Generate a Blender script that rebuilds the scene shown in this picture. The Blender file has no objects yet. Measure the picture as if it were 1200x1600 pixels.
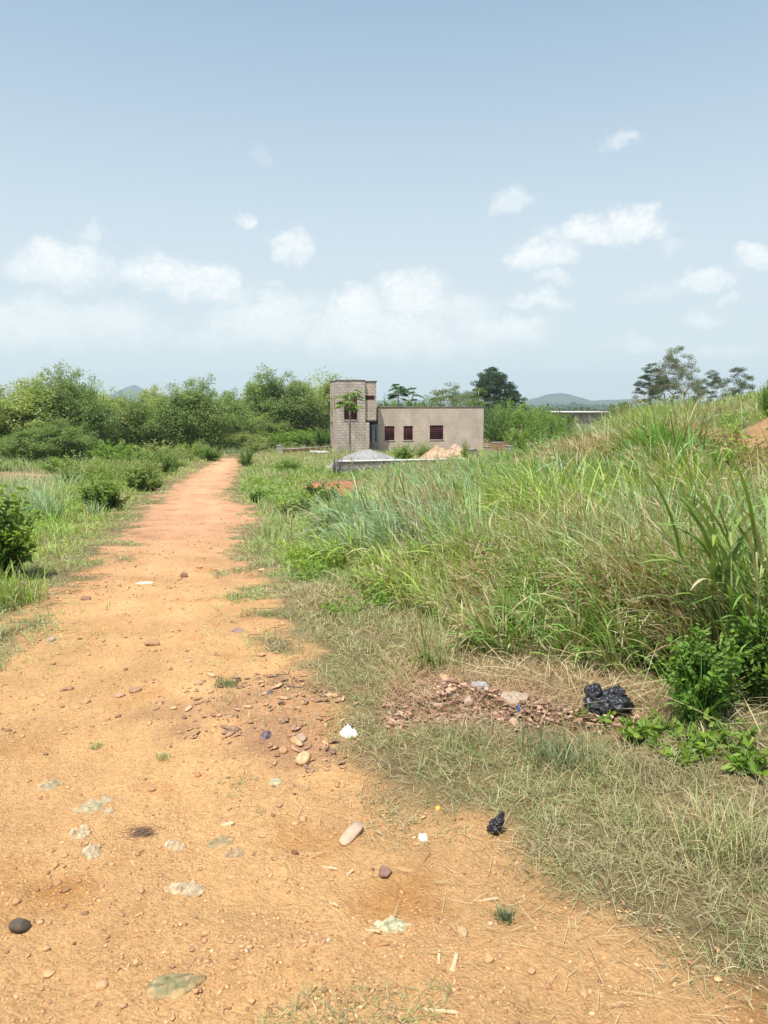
import bpy, math
import numpy as np
from mathutils import Vector, Matrix
R = math.radians
scene = bpy.context.scene
col = scene.collection

# ------------------------------------------------------------------ camera
PITCH = R(8.4); CAMH = 1.6; FPX = 1150.0
cd = bpy.data.cameras.new('camera'); cam = bpy.data.objects.new('camera', cd); col.objects.link(cam)
cam.location = (0, 0, CAMH); cam.rotation_euler = (math.pi/2 - PITCH, 0, 0)
cd.sensor_fit = 'VERTICAL'; cd.sensor_height = 36; cd.lens = 36*FPX/1600
cd.clip_start = 0.05; cd.clip_end = 20000
scene.camera = cam
scene.view_settings.view_transform = 'Standard'; scene.view_settings.look = 'None'
scene.view_settings.exposure = 0.72; scene.view_settings.gamma = 1
scene.cycles.max_bounces = 7; scene.cycles.volume_bounces = 1
scene.cycles.transparent_max_bounces = 8

# ------------------------------------------------------------------ sun + sky
SUNV = Vector((-0.19, -0.32, 0.92)).normalized()      # from the scene towards the sun
sd = bpy.data.lights.new('sun', 'SUN'); sun = bpy.data.objects.new('sun', sd); col.objects.link(sun)
sd.energy = 3.9; sd.angle = R(0.5); sd.color = (1.0, 0.955, 0.88)
sun.rotation_euler = SUNV.to_track_quat('Z', 'Y').to_euler()
sun.location = (-30, -30, 90)
world = bpy.data.worlds.new('World'); scene.world = world; world.use_nodes = True
WN = world.node_tree.nodes; WL = world.node_tree.links; WN.clear()
def wn(t, **k):
    n = WN.new(t)
    for a, b in k.items(): setattr(n, a, b)
    return n
def wmath(op, a, b=None, clamp=False):
    n = WN.new('ShaderNodeMath'); n.operation = op; n.use_clamp = clamp
    for i, v in enumerate((a, b)):
        if v is None: continue
        if isinstance(v, (int, float)): n.inputs[i].default_value = v
        else: WL.new(v, n.inputs[i])
    return n.outputs[0]
sky = wn('ShaderNodeTexSky', sky_type='NISHITA', sun_disc=False)
sky.sun_elevation = math.asin(SUNV.z); sky.sun_rotation = math.atan2(SUNV.x, SUNV.y)
sky.altitude = 100; sky.air_density = 1.0; sky.dust_density = 2.2; sky.ozone_density = 2.0
tc = wn('ShaderNodeTexCoord'); nrm = wn('ShaderNodeVectorMath', operation='NORMALIZE'); WL.new(tc.outputs['Generated'], nrm.inputs[0])
sep = wn('ShaderNodeSeparateXYZ'); WL.new(nrm.outputs[0], sep.inputs[0])
DX, DY, DZ = sep.outputs
az = wmath('MULTIPLY', wmath('ARCTAN2', DX, DY), 57.29578)
el = wmath('MULTIPLY', wmath('ARCSINE', DZ), 57.29578)
cmb = wn('ShaderNodeCombineXYZ'); WL.new(az, cmb.inputs[0]); WL.new(el, cmb.inputs[1])
def wnoise(scale, detail, rough, off=0, stretch=1.0):
    mp = wn('ShaderNodeMapping'); WL.new(cmb.outputs[0], mp.inputs[0]); mp.inputs['Location'].default_value = (off, off*1.7, 0)
    mp.inputs['Scale'].default_value = (1, stretch, 1)
    n = wn('ShaderNodeTexNoise'); WL.new(mp.outputs[0], n.inputs['Vector'])
    n.inputs['Scale'].default_value = scale; n.inputs['Detail'].default_value = detail; n.inputs['Roughness'].default_value = rough
    return n.outputs['Fac']
nA = wmath('SUBTRACT', wnoise(0.55, 8, 0.6, 3, 1.2), 0.5)
nB = wmath('SUBTRACT', wnoise(0.16, 5, 0.55, 20, 1.7), 0.5)
nC = wmath('SUBTRACT', wnoise(2.2, 5, 0.6, 7, 1.3), 0.5)
# clouds: azimuth and elevation (degrees) of each, half width, half height, opacity
def pe(px, py):
    v = Vector((px-600, FPX*math.cos(PITCH)+(800-py)*math.sin(PITCH), -FPX*math.sin(PITCH)+(800-py)*math.cos(PITCH))).normalized()
    return math.degrees(math.atan2(v.x, v.y)), math.degrees(math.asin(v.z))
CL = [(100,420,70,38,.95),(60,392,34,14,.5),(148,366,20,17,.5),(245,432,55,30,1),(320,448,55,30,1),(384,342,20,11,.8),(455,388,28,32,.9),
      (50,515,100,42,.7),(150,510,100,36,.6),(425,505,100,48,.8),(560,490,62,40,1),(640,470,60,46,.95),(600,530,150,44,.85),(780,520,80,28,.8),
      (720,490,60,28,.6),(845,400,50,28,.95),(915,368,60,26,1),(985,358,50,32,1),(860,438,30,12,.6),(845,474,45,16,.8),(798,318,28,20,.55),(780,330,14,10,.5),
      (1095,440,42,18,.85),(1185,400,32,22,.9),(1100,505,26,15,.65),(1140,470,12,10,.5),(970,218,20,14,.55),(1055,385,26,14,.35),
      (1000,540,50,12,.5),(330,535,120,18,.4),(700,545,120,22,.45),(232,532,14,9,.45),(405,240,12,10,.2),(586,420,9,9,.25),(1130,548,60,14,.4),(1020,460,40,14,.3)]
def wadd(a, b): return wmath('ADD', a, b)
azw = wadd(az, wmath('MULTIPLY', wmath('SUBTRACT', wnoise(0.42, 6, 0.6, 31, 1.2), 0.5), 4.0))
elw = wadd(el, wmath('MULTIPLY', wmath('SUBTRACT', wnoise(0.5, 7, 0.62, 57, 1.1), 0.5), 3.0))
tot = None; lit = None
for (px, py, w, h, op) in CL:
    a0, e0 = pe(px, py); wd = w/FPX*57.3*.95; hd = h/FPX*57.3*.95
    ax = wmath('MULTIPLY', wmath('SUBTRACT', azw, a0), 1/wd)
    ex = wmath('MULTIPLY', wmath('SUBTRACT', elw, e0), 1/hd)
    exb = wmath('MAXIMUM', ex, wmath('MULTIPLY', ex, -1.35))
    d = wmath('ADD', wmath('MULTIPLY', ax, ax), wmath('MULTIPLY', exb, exb))
    d = wmath('SUBTRACT', 1.0, d)
    d = wmath('MULTIPLY', d, 1.0)
    d = wmath('ADD', d, wmath('MULTIPLY', nA, 2.2))
    d = wmath('ADD', d, wmath('MULTIPLY', nC, 1.0))
    m = wn('ShaderNodeMapRange', interpolation_type='SMOOTHSTEP'); WL.new(d, m.inputs[0])
    m.inputs[1].default_value = -0.75; m.inputs[2].default_value = 1.3; m.inputs[3].default_value = 0; m.inputs[4].default_value = op
    # fade out well away from the cloud so noise alone never makes one
    lm_ = wmath('MULTIPLY', m.outputs[0], wmath('ADD', wmath('MULTIPLY', ex, .55), .6, True))
    lit = lm_ if lit is None else wmath('MAXIMUM', lit, lm_)
    tot = m.outputs[0] if tot is None else wmath('MAXIMUM', tot, m.outputs[0])
# loose veil of cloud low over the horizon all the way round
veil = wn('ShaderNodeMapRange', interpolation_type='SMOOTHSTEP'); WL.new(wmath('ADD', nB, wmath('MULTIPLY', el, -0.012)), veil.inputs[0])
veil.inputs[1].default_value = -0.35; veil.inputs[2].default_value = 0.25; veil.inputs[3].default_value = 0.0; veil.inputs[4].default_value = .5
low = wn('ShaderNodeMapRange', interpolation_type='SMOOTHSTEP'); WL.new(el, low.inputs[0])
low.inputs[1].default_value = 35; low.inputs[2].default_value = 2; low.inputs[3].default_value = 0; low.inputs[4].default_value = .78
hz = wmath('MAXIMUM', wmath('MULTIPLY', veil.outputs[0], .75), low.outputs[0])
base = wn('ShaderNodeMixRGB'); WL.new(hz, base.inputs[0]); WL.new(sky.outputs[0], base.inputs[1]); base.inputs[2].default_value = (9.2, 8.6, 7.7, 1)
mul = wn('ShaderNodeMixRGB', blend_type='MIX'); mul.inputs[0].default_value = .42; WL.new(base.outputs[0], mul.inputs[1]); mul.inputs[2].default_value = (3.6, 6.0, 7.9, 1)
shade = wn('ShaderNodeMixRGB'); WL.new(wmath('ADD', wmath('MULTIPLY', nC, 1.2), wmath('DIVIDE', lit, wmath('ADD', tot, .02)), True), shade.inputs[0])
shade.inputs[1].default_value = (7.6, 8.0, 8.1, 1); shade.inputs[2].default_value = (9.9, 9.8, 9.4, 1)
cl = wn('ShaderNodeMixRGB'); WL.new(wmath('MULTIPLY', tot, .76), cl.inputs[0]); WL.new(mul.outputs[0], cl.inputs[1]); WL.new(shade.outputs[0], cl.inputs[2])
bg = wn('ShaderNodeBackground'); WL.new(cl.outputs[0], bg.inputs[0]); bg.inputs[1].default_value = 0.074
wo = wn('ShaderNodeOutputWorld'); WL.new(bg.outputs[0], wo.inputs[0])
world.cycles.sampling_method = 'MANUAL'; world.cycles.sample_map_resolution = 512

# ------------------------------------------------------------------ noise + terrain
rng = np.random.RandomState(11)
_PT = np.random.RandomState(5).rand(256, 256)
def vn(x, y):
    xi = np.floor(x).astype(int); yi = np.floor(y).astype(int); fx = x-xi; fy = y-yi
    fx = fx*fx*(3-2*fx); fy = fy*fy*(3-2*fy)
    a = _PT[xi & 255, yi & 255]; b = _PT[(xi+1) & 255, yi & 255]; c = _PT[xi & 255, (yi+1) & 255]; d = _PT[(xi+1) & 255, (yi+1) & 255]
    return (a*(1-fx)+b*fx)*(1-fy)+(c*(1-fx)+d*fx)*fy - 0.5
def fbm(x, y, sc, octs=4, gain=.5):
    x = np.asarray(x, float)/sc; y = np.asarray(y, float)/sc; t = 0; a = 1
    for i in range(octs):
        t = t + a*vn(x+17.3*i, y-9.1*i); x = x*2.03; y = y*2.03; a *= gain
    return t
def sst(a, b, x):
    t = np.clip((np.asarray(x, float)-a)/(b-a), 0, 1); return t*t*(3-2*t)
_ky = np.array([-200,-50,0,4,8,15,28,46,62,100,200,500,1200,9000.]); _kz = np.array([.6,.3,0,0,-.25,-.75,-1.35,-1.95,-2.35,-3.2,-5,-8,-11,-11.])
_fy = np.concatenate([np.linspace(-200,200,1601), np.geomspace(200.5,9000,300)]); _fz = np.interp(_fy, _ky, _kz)
_k = np.ones(21)/21; _fz[10:1590] = np.convolve(_fz[:1600], _k, 'valid')[:1580]
def hbase(x, y):
    x = np.asarray(x, float); y = np.asarray(y, float)
    z = np.interp(y, _fy, _fz)
    A = np.interp(x, [1.6,3,5,7,8.5,11,16,25,60], [0,.25,1.0,1.45,1.72,2.7,3.75,4.0,4.0])
    z = z + A*sst(5.5, 17, y)*(1-sst(24, 42, y))
    return z
def hgt(x, y):
    x = np.asarray(x, float); y = np.asarray(y, float); r = np.hypot(x, y)
    z = hbase(x, y)
    z = z + fbm(x, y, 6, 3)*.10*sst(5, 14, r) + fbm(x, y, 1.3, 3)*.035
    z = z + sst(150, 900, r)*fbm(x+300, y, 420, 3)*6
    return z
CP, SP = math.cos(PITCH), math.sin(PITCH)
def at(px, py, h=hbase):
    px = np.atleast_1d(np.asarray(px, float)); py = np.atleast_1d(np.asarray(py, float))
    dx = (px-600); dy = FPX*CP+(800-py)*SP; dz = -FPX*SP+(800-py)*CP
    ts = np.geomspace(.4, 3000, 900)/dy[:, None]
    X = dx[:, None]*ts; Y = dy[:, None]*ts; Z = CAMH+dz[:, None]*ts
    g = Z-h(X, Y); below = g < 0
    i = np.where(below.any(1), below.argmax(1), 899); i = np.maximum(i, 1); n = np.arange(len(px))
    g0 = g[n, i-1]; g1 = g[n, i]; f = np.clip(g0/(g0-g1+1e-9), 0, 1)
    t = ts[n, i-1]*(1-f)+ts[n, i]*f
    return dx*t, dy*t
def atp(px, py):
    x, y = at(px, py); return float(x[0]), float(y[0])
def atd(px, py, Y):           # the point seen at a pixel, at depth Y
    t = Y/(FPX*CP+(800-py)*SP); return Vector(((px-600)*t, Y, CAMH+(-FPX*SP+(800-py)*CP)*t))
def poly(pts):
    a = np.array(pts, float); x, y = at(a[:, 0], a[:, 1]); return np.stack([x, y], 1)
def sdp(P, x, y):             # signed distance, negative inside
    x = np.asarray(x, float).ravel(); y = np.asarray(y, float).ravel(); d = np.full(x.shape, 1e9); ins = np.zeros(x.shape, bool)
    n = len(P)
    for i in range(n):
        ax, ay = P[i]; bx, by = P[(i+1) % n]; ex, ey = bx-ax, by-ay
        t = np.clip(((x-ax)*ex+(y-ay)*ey)/(ex*ex+ey*ey+1e-12), 0, 1)
        d = np.minimum(d, (x-ax-t*ex)**2+(y-ay-t*ey)**2)
        c = ((ay > y) != (by > y)) & (x < ex*(y-ay)/(ey if abs(ey) > 1e-12 else 1e-12)+ax); ins ^= c
    d = np.sqrt(d); return np.where(ins, -d, d)

ROAD = poly([(345,716),(318,730),(292,745),(262,764),(232,790),(205,825),(175,862),(140,895),(112,920),(70,962),(55,1000),(0,1040),(-250,1120),(-700,1300),(-1500,1590),
             (-1500,2600),(2600,2600),(1900,1760),(1200,1572),(1080,1520),(1000,1470),(900,1400),(800,1355),(740,1300),(640,1290),(560,1240),(520,1180),
             (500,1120),(450,1060),(425,1000),(405,950),(392,900),(380,860),(385,830),(400,800),(365,785),(358,768),(366,745),(374,728),(380,716)])
LITTER = poly([(655,1080),(690,1056),(760,1080),(830,1098),(900,1105),(1020,1122),(1030,1142),(930,1152),(830,1144),(740,1124),(660,1130),(620,1140),(600,1120),(640,1105)])
LITTER2 = poly([(300,1080),(400,1050),(500,1075),(560,1100),(570,1150),(520,1200),(440,1215),(360,1180),(290,1150),(230,1110)])
TALL = poly([(1500,1160),(1200,1130),(1060,1092),(950,1066),(860,1038),(770,1012),(690,975),(620,940),(550,905),(500,875),(515,840),(540,812),(550,795),(545,768),(560,750),(600,743),(660,737),(740,729),(800,724),(850,718),(900,700),(990,670),(1100,660),(1300,650),(1800,640),(2100,900)])
MIDV = poly([(385,712),(385,735),(372,770),(410,800),(400,850),(415,900),(450,960),(560,960),(640,925),(560,895),(500,870),(530,820),(620,770),(560,745),(530,735),(540,712),(420,702)])
BARE = poly([(-60,738),(-60,762),(40,762),(115,752),(120,744),(60,738)])
REDS = poly([(470,758),(500,752),(560,752),(615,762),(610,790),(560,800),(480,790)])
SCAR = poly([(1140,702),(1162,672),(1198,654),(1235,650),(1242,700),(1205,714),(1160,712)])

DRYZ = poly([(420,930),(640,930),(780,1000),(1010,1080),(900,1100),(640,1080),(560,1150),(500,1120),(430,1020)])
SCARF = poly([(1110,665),(1150,645),(1300,640),(1320,800),(1150,800),(1100,740)])
# ------------------------------------------------------------------ mesh helpers
def mesh_obj(name, V, F, mat, parent=None, colr=None, smooth=False, uv=None, tag_=None):
    V = np.ascontiguousarray(V, dtype=np.float32).reshape(-1, 3)
    if not isinstance(F, list): F = [F]
    F = [np.asarray(f, dtype=np.int32) for f in F if len(f)]
    me = bpy.data.meshes.new(name); me.vertices.add(len(V)); me.vertices.foreach_set('co', V.ravel())
    li = np.concatenate([f.ravel() for f in F]); tot_ = np.concatenate([np.full(len(f), f.shape[1], np.int32) for f in F])
    st = np.concatenate([[0], np.cumsum(tot_)[:-1]]).astype(np.int32)
    me.loops.add(len(li)); me.loops.foreach_set('vertex_index', li)
    me.polygons.add(len(tot_)); me.polygons.foreach_set('loop_start', st); me.polygons.foreach_set('loop_total', tot_)
    if smooth: me.polygons.foreach_set('use_smooth', np.ones(len(tot_), bool))
    me.update(calc_edges=True)
    if colr is not None:
        c = np.ones((len(V), 4), np.float32); c[:, :3] = colr
        a = me.attributes.new('Col', 'FLOAT_COLOR', 'POINT'); a.data.foreach_set('color', c.ravel())
    if uv is not None:
        u = me.uv_layers.new(name='UVMap'); u.data.foreach_set('uv', np.asarray(uv, np.float32).ravel())
    me.materials.append(mat)
    o = bpy.data.objects.new(name, me); col.objects.link(o)
    if parent is not None: o.parent = parent
    return o
def tag(o, label=None, cat=None, group=None, kind=None):
    if label: o['label'] = label
    if cat: o['category'] = cat
    if group: o['group'] = group
    if kind: o['kind'] = kind
    return o
def empty(name, loc=(0,0,0), rz=0, **k):
    o = bpy.data.objects.new(name, None); o.empty_display_size = .3; col.objects.link(o); o.location = loc; o.rotation_euler = (0, 0, rz); tag(o, **k); return o
class MB:
    def __init__(s): s.v = []; s.f = {3: [], 4: []}; s.n = 0; s.c = []
    def add(s, V, F, c=None):
        V = np.asarray(V, float).reshape(-1, 3); s.v.append(V)
        for f in (F if isinstance(F, list) else [F]):
            f = np.asarray(f)
            if len(f): s.f[f.shape[1]].append(f+s.n)
        if c is not None: s.c.append(np.broadcast_to(np.asarray(c, float), (len(V), 3)))
        s.n += len(V); return s
    def box(s, x0, x1, y0, y1, z0, z1, c=None, M=None):
        V = np.array([[x, y, z] for z in (z0, z1) for y in (y0, y1) for x in (x0, x1)], float)
        if M is not None: V = V @ np.array(M.to_3x3()).T + np.array(M.translation)
        return s.add(V, np.array([[0,2,3,1],[4,5,7,6],[0,1,5,4],[2,6,7,3],[0,4,6,2],[1,3,7,5]]), c)
    def tube(s, P, rad, k=6, c=None):
        P = np.asarray(P, float); n = len(P); rad = np.broadcast_to(rad, (n,)).astype(float)
        T = np.gradient(P, axis=0); T /= np.linalg.norm(T, axis=1)[:, None]+1e-9
        up = np.array([0, 0, 1.]) if abs(T[0, 2]) < .9 else np.array([1., 0, 0])
        A = np.cross(T, up); A /= np.linalg.norm(A, axis=1)[:, None]+1e-9; B = np.cross(T, A)
        th = np.arange(k)*2*math.pi/k
        V = P[:, None]+rad[:, None, None]*(np.cos(th)[None, :, None]*A[:, None]+np.sin(th)[None, :, None]*B[:, None])
        i = np.arange(n-1)[:, None]*k; j = np.arange(k)[None]; j2 = (j+1) % k
        F = np.stack([i+j, i+j2, i+k+j2, i+k+j], -1).reshape(-1, 4)
        F3 = []
        V = V.reshape(-1, 3); V = np.vstack([V, P[0], P[-1]]); e = n*k
        for q in range(k): F3 += [[q, e, (q+1) % k], [(n-1)*k+(q+1) % k, e+1, (n-1)*k+q]]
        return s.add(V, [F, np.array(F3)], c)
    def obj(s, name, mat, parent=None, smooth=False):
        F = [np.concatenate(s.f[k]) for k in (3, 4) if s.f[k]]
        return mesh_obj(name, np.concatenate(s.v), F, mat, parent, np.concatenate(s.c) if s.c else None, smooth)

def ribbons(P, azm, L, W, t0, bend, seg=4, cola=None, colb=None, twist=0.0, fold=0.0, rg=rng):
    """grass blades: base points, heading, length, width, start lean, extra bend"""
    P = np.asarray(P, float); n = len(P); s = np.linspace(0, 1, seg+1)
    L, W, t0, bend, azm = [np.broadcast_to(a, (n,)).astype(float) for a in (L, W, t0, bend, azm)]
    mid = (s[1:]+s[:-1])/2; th = t0[:, None]+bend[:, None]*mid[None]**1.4
    dr = np.sin(th)*L[:, None]/seg; dz = np.cos(th)*L[:, None]/seg
    rr = np.concatenate([np.zeros((n, 1)), np.cumsum(dr, 1)], 1); zz = np.concatenate([np.zeros((n, 1)), np.cumsum(dz, 1)], 1)
    ca, sa = np.cos(azm)[:, None], np.sin(azm)[:, None]
    C = np.stack([P[:, :1]+rr*ca, P[:, 1:2]+rr*sa, P[:, 2:]+zz], -1)
    w = W[:, None]*np.minimum(1, .55+1.2*s)[None]*np.sqrt(np.clip(1-s**2.2, 0.004, 1))[None]*.5
    tw = (rg.rand(n)-.5)[:, None]*twist*(1+s[None])
    sx = -sa*np.cos(tw); sy = ca*np.cos(tw); sz = np.sin(tw)+0*sx
    S = np.stack([sx+0*w, sy+0*w, sz+0*w], -1)*w[..., None]
    V = np.stack([C-S, C+S], 2).reshape(-1, 3)
    b = (np.arange(n)*(2*(seg+1)))[:, None]+2*np.arange(seg)[None]
    F = np.stack([b, b+1, b+3, b+2], -1).reshape(-1, 4)
    cc = None
    if cola is not None:
        cola = np.broadcast_to(cola, (n, 3)); colb = cola if colb is None else np.broadcast_to(colb, (n, 3))
        cc = cola[:, None]*(1-s)[None, :, None]+colb[:, None]*s[None, :, None]; cc = np.repeat(cc[:, :, None], 2, 2).reshape(-1, 3)
    return V, F, cc
def leaves(P, D, L, W, colr, rg=rng, shape=2, fold=.25, upb=0.0):
    """leaf blades: base P, direction D; shape 1 = one kite, 2 = folded six-point leaf"""
    P = np.asarray(P, float); n = len(P); D = np.asarray(D, float); D = D/(np.linalg.norm(D, axis=1)[:, None]+1e-9)
    rnd = rg.randn(n, 3); rnd[:, 2] = np.abs(rnd[:, 2])*(1+upb)+upb
    S = np.cross(D, rnd); S /= np.linalg.norm(S, axis=1)[:, None]+1e-9; N = np.cross(S, D)
    N *= np.where(N[:, 2:] < 0, -1, 1)
    L = np.broadcast_to(L, (n,))[:, None]; W = np.broadcast_to(W, (n,))[:, None]*.5
    if shape == 1:
        V = np.stack([P, P+D*L*.45+S*W+N*W*fold, P+D*L, P+D*L*.45-S*W+N*W*fold], 1); k = 4
        F = (np.arange(n)*4)[:, None]+np.array([0, 1, 2, 3])
    else:
        dr = -N*L*.12
        V = np.stack([P, P+D*L*.28+S*W*.85+N*W*fold, P+D*L*.66+S*W*.8+N*W*fold+dr*.4, P+D*L+dr, P+D*L*.66-S*W*.8+N*W*fold+dr*.4, P+D*L*.28-S*W*.85+N*W*fold], 1); k = 6
        b = (np.arange(n)*6)[:, None]; F = np.concatenate([b+np.array([0, 1, 2, 3]), b+np.array([0, 3, 4, 5])])
    return V.reshape(-1, 3), F, np.repeat(np.broadcast_to(colr, (n, 3)), k, 0)
def ico(sub):
    t = (1+5**.5)/2
    V = [(-1,t,0),(1,t,0),(-1,-t,0),(1,-t,0),(0,-1,t),(0,1,t),(0,-1,-t),(0,1,-t),(t,0,-1),(t,0,1),(-t,0,-1),(-t,0,1)]
    F = [(0,11,5),(0,5,1),(0,1,7),(0,7,10),(0,10,11),(1,5,9),(5,11,4),(11,10,2),(10,7,6),(7,1,8),(3,9,4),(3,4,2),(3,2,6),(3,6,8),(3,8,9),(4,9,5),(2,4,11),(6,2,10),(8,6,7),(9,8,1)]
    V = [np.array(v)/np.linalg.norm(v) for v in V]
    for _ in range(sub):
        c = {}; G = []
        def m(a, b):
            k = (min(a, b), max(a, b))
            if k not in c: p = V[a]+V[b]; V.append(p/np.linalg.norm(p)); c[k] = len(V)-1
            return c[k]
        for a, b, d in F:
            x, y, z = m(a, b), m(b, d), m(d, a); G += [(a, x, z), (b, y, x), (d, z, y), (x, y, z)]
        F = G
    return np.array(V), np.array(F)
ICO0, ICO1, ICO2, ICO3, ICO4 = ico(0), ico(1), ico(2), ico(3), ico(4)
def n3(V, sc, seed=0, octs=3):
    return (fbm(V[:, 0]+seed*3.1+V[:, 2]*.7, V[:, 1]-seed*1.7+V[:, 2]*.4, sc, octs)+fbm(V[:, 2]+seed*5.3, V[:, 0]*.6-V[:, 1]+seed, sc, octs))*.7

# ------------------------------------------------------------------ materials
def mat(name, base=(.5,.5,.5), rough=.9, spec=.3, attr=False, trans=0, bump=None, noise=None, sheen=0):
    m = bpy.data.materials.new(name); m.use_nodes = True; nt = m.node_tree; N = nt.nodes; L = nt.links
    b = N['Principled BSDF']; b.inputs['Base Color'].default_value = (*base, 1); b.inputs['Roughness'].default_value = rough
    b.inputs['Specular IOR Level'].default_value = spec
    src = None
    if attr:
        a = N.new('ShaderNodeAttribute'); a.attribute_name = 'Col'; src = a.outputs['Color']
    if noise:       # (scale, darkest multiplier, detail)
        t = N.new('ShaderNodeTexCoord'); n = N.new('ShaderNodeTexNoise'); n.inputs['Scale'].default_value = noise[0]; n.inputs['Detail'].default_value = noise[2] if len(noise) > 2 else 6
        L.new(t.outputs['Object'], n.inputs['Vector'])
        r = N.new('ShaderNodeMapRange'); L.new(n.outputs['Fac'], r.inputs[0]); r.inputs[1].default_value = .3; r.inputs[2].default_value = .7; r.inputs[3].default_value = noise[1]; r.inputs[4].default_value = 2-noise[1]
        x = N.new('ShaderNodeMixRGB'); x.blend_type = 'MULTIPLY'; x.inputs[0].default_value = 1
        if src: L.new(src, x.inputs[1])
        else: x.inputs[1].default_value = (*base, 1)
        c = N.new('ShaderNodeCombineXYZ'); [L.new(r.outputs[0], c.inputs[i]) for i in range(3)]
        L.new(c.outputs[0], x.inputs[2]); src = x.outputs[0]
    if src: L.new(src, b.inputs['Base Color'])
    if bump:        # (scale, strength, distance)
        t = N.new('ShaderNodeTexCoord'); n = N.new('ShaderNodeTexNoise'); n.inputs['Scale'].default_value = bump[0]; n.inputs['Detail'].default_value = 8; n.inputs['Roughness'].default_value = .65
        L.new(t.outputs['Object'], n.inputs['Vector'])
        u = N.new('ShaderNodeBump'); u.inputs['Strength'].default_value = bump[1]; u.inputs['Distance'].default_value = bump[2]
        L.new(n.outputs['Fac'], u.inputs['Height']); L.new(u.outputs[0], b.inputs['Normal'])
    if trans:
        tr = N.new('ShaderNodeBsdfTranslucent'); mx = N.new('ShaderNodeMixShader'); mx.inputs[0].default_value = trans
        if src:
            g = N.new('ShaderNodeMixRGB'); g.blend_type = 'MULTIPLY'; g.inputs[0].default_value = 1; g.inputs[2].default_value = (1.25, 1.2, .55, 1); L.new(src, g.inputs[1]); L.new(g.outputs[0], tr.inputs[0])
        else: tr.inputs[0].default_value = (*base, 1)
        L.new(b.outputs[0], mx.inputs[1]); L.new(tr.outputs[0], mx.inputs[2]); L.new(mx.outputs[0], N['Material Output'].inputs[0])
    return m
M_leaf = mat('leaf', rough=.5, spec=.35, attr=True, trans=.4)
M_grass = mat('grass_blade', rough=.55, spec=.3, attr=True, trans=.3)
M_dry = mat('dry_stalk', rough=.85, spec=.15, attr=True, trans=.15)
M_bark = mat('bark', (.16,.13,.10), .9, .1, noise=(6, .7), bump=(18, .6, .02))
M_stem = mat('green_stem', (.16,.2,.07), .6, .3, noise=(8, .8))
M_stone = mat('stone', rough=.9, spec=.2, attr=True, noise=(45, .75), bump=(60, .5, .004))
M_pebble = mat('pebble', rough=.92, spec=.15, attr=True)
M_litter = mat('dry_husk', rough=.8, spec=.2, attr=True, noise=(60, .75))
M_bag = mat('black_plastic', (.022,.022,.026), .38, .5, bump=(70, .45, .006))
M_white = mat('white_plastic', (.62,.62,.6), .5, .3, noise=(30, .85))
M_crust = mat('grey_crust', rough=.95, spec=.1, attr=True, noise=(55, .72), bump=(110, .8, .004))
M_iron = mat('rusty_iron', (.10,.075,.065), .75, .3, noise=(20, .7))
M_red = mat('red_primer_iron', (.21,.06,.07), .6, .3, noise=(15, .8))
M_dark = mat('room_shade', (.035,.03,.028), .95, .05)  # near-black base colour stands in for the shade inside rooms and openings
M_steel = mat('grey_steel_door', (.26,.27,.28), .5, .4, noise=(6, .8))
M_conc = mat('concrete', (.40,.37,.33), .9, .2, noise=(3, .75), bump=(30, .4, .01))
M_concw = mat('white_cement', (.62,.61,.58), .85, .2, noise=(4, .85), bump=(30, .3, .01))
M_roof = mat('weathered_slab', (.17,.15,.13), .95, .1, noise=(3, .7), bump=(20, .4, .01))
M_wood = mat('pale_wood', (.5,.38,.22), .8, .2, noise=(30, .8))

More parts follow.
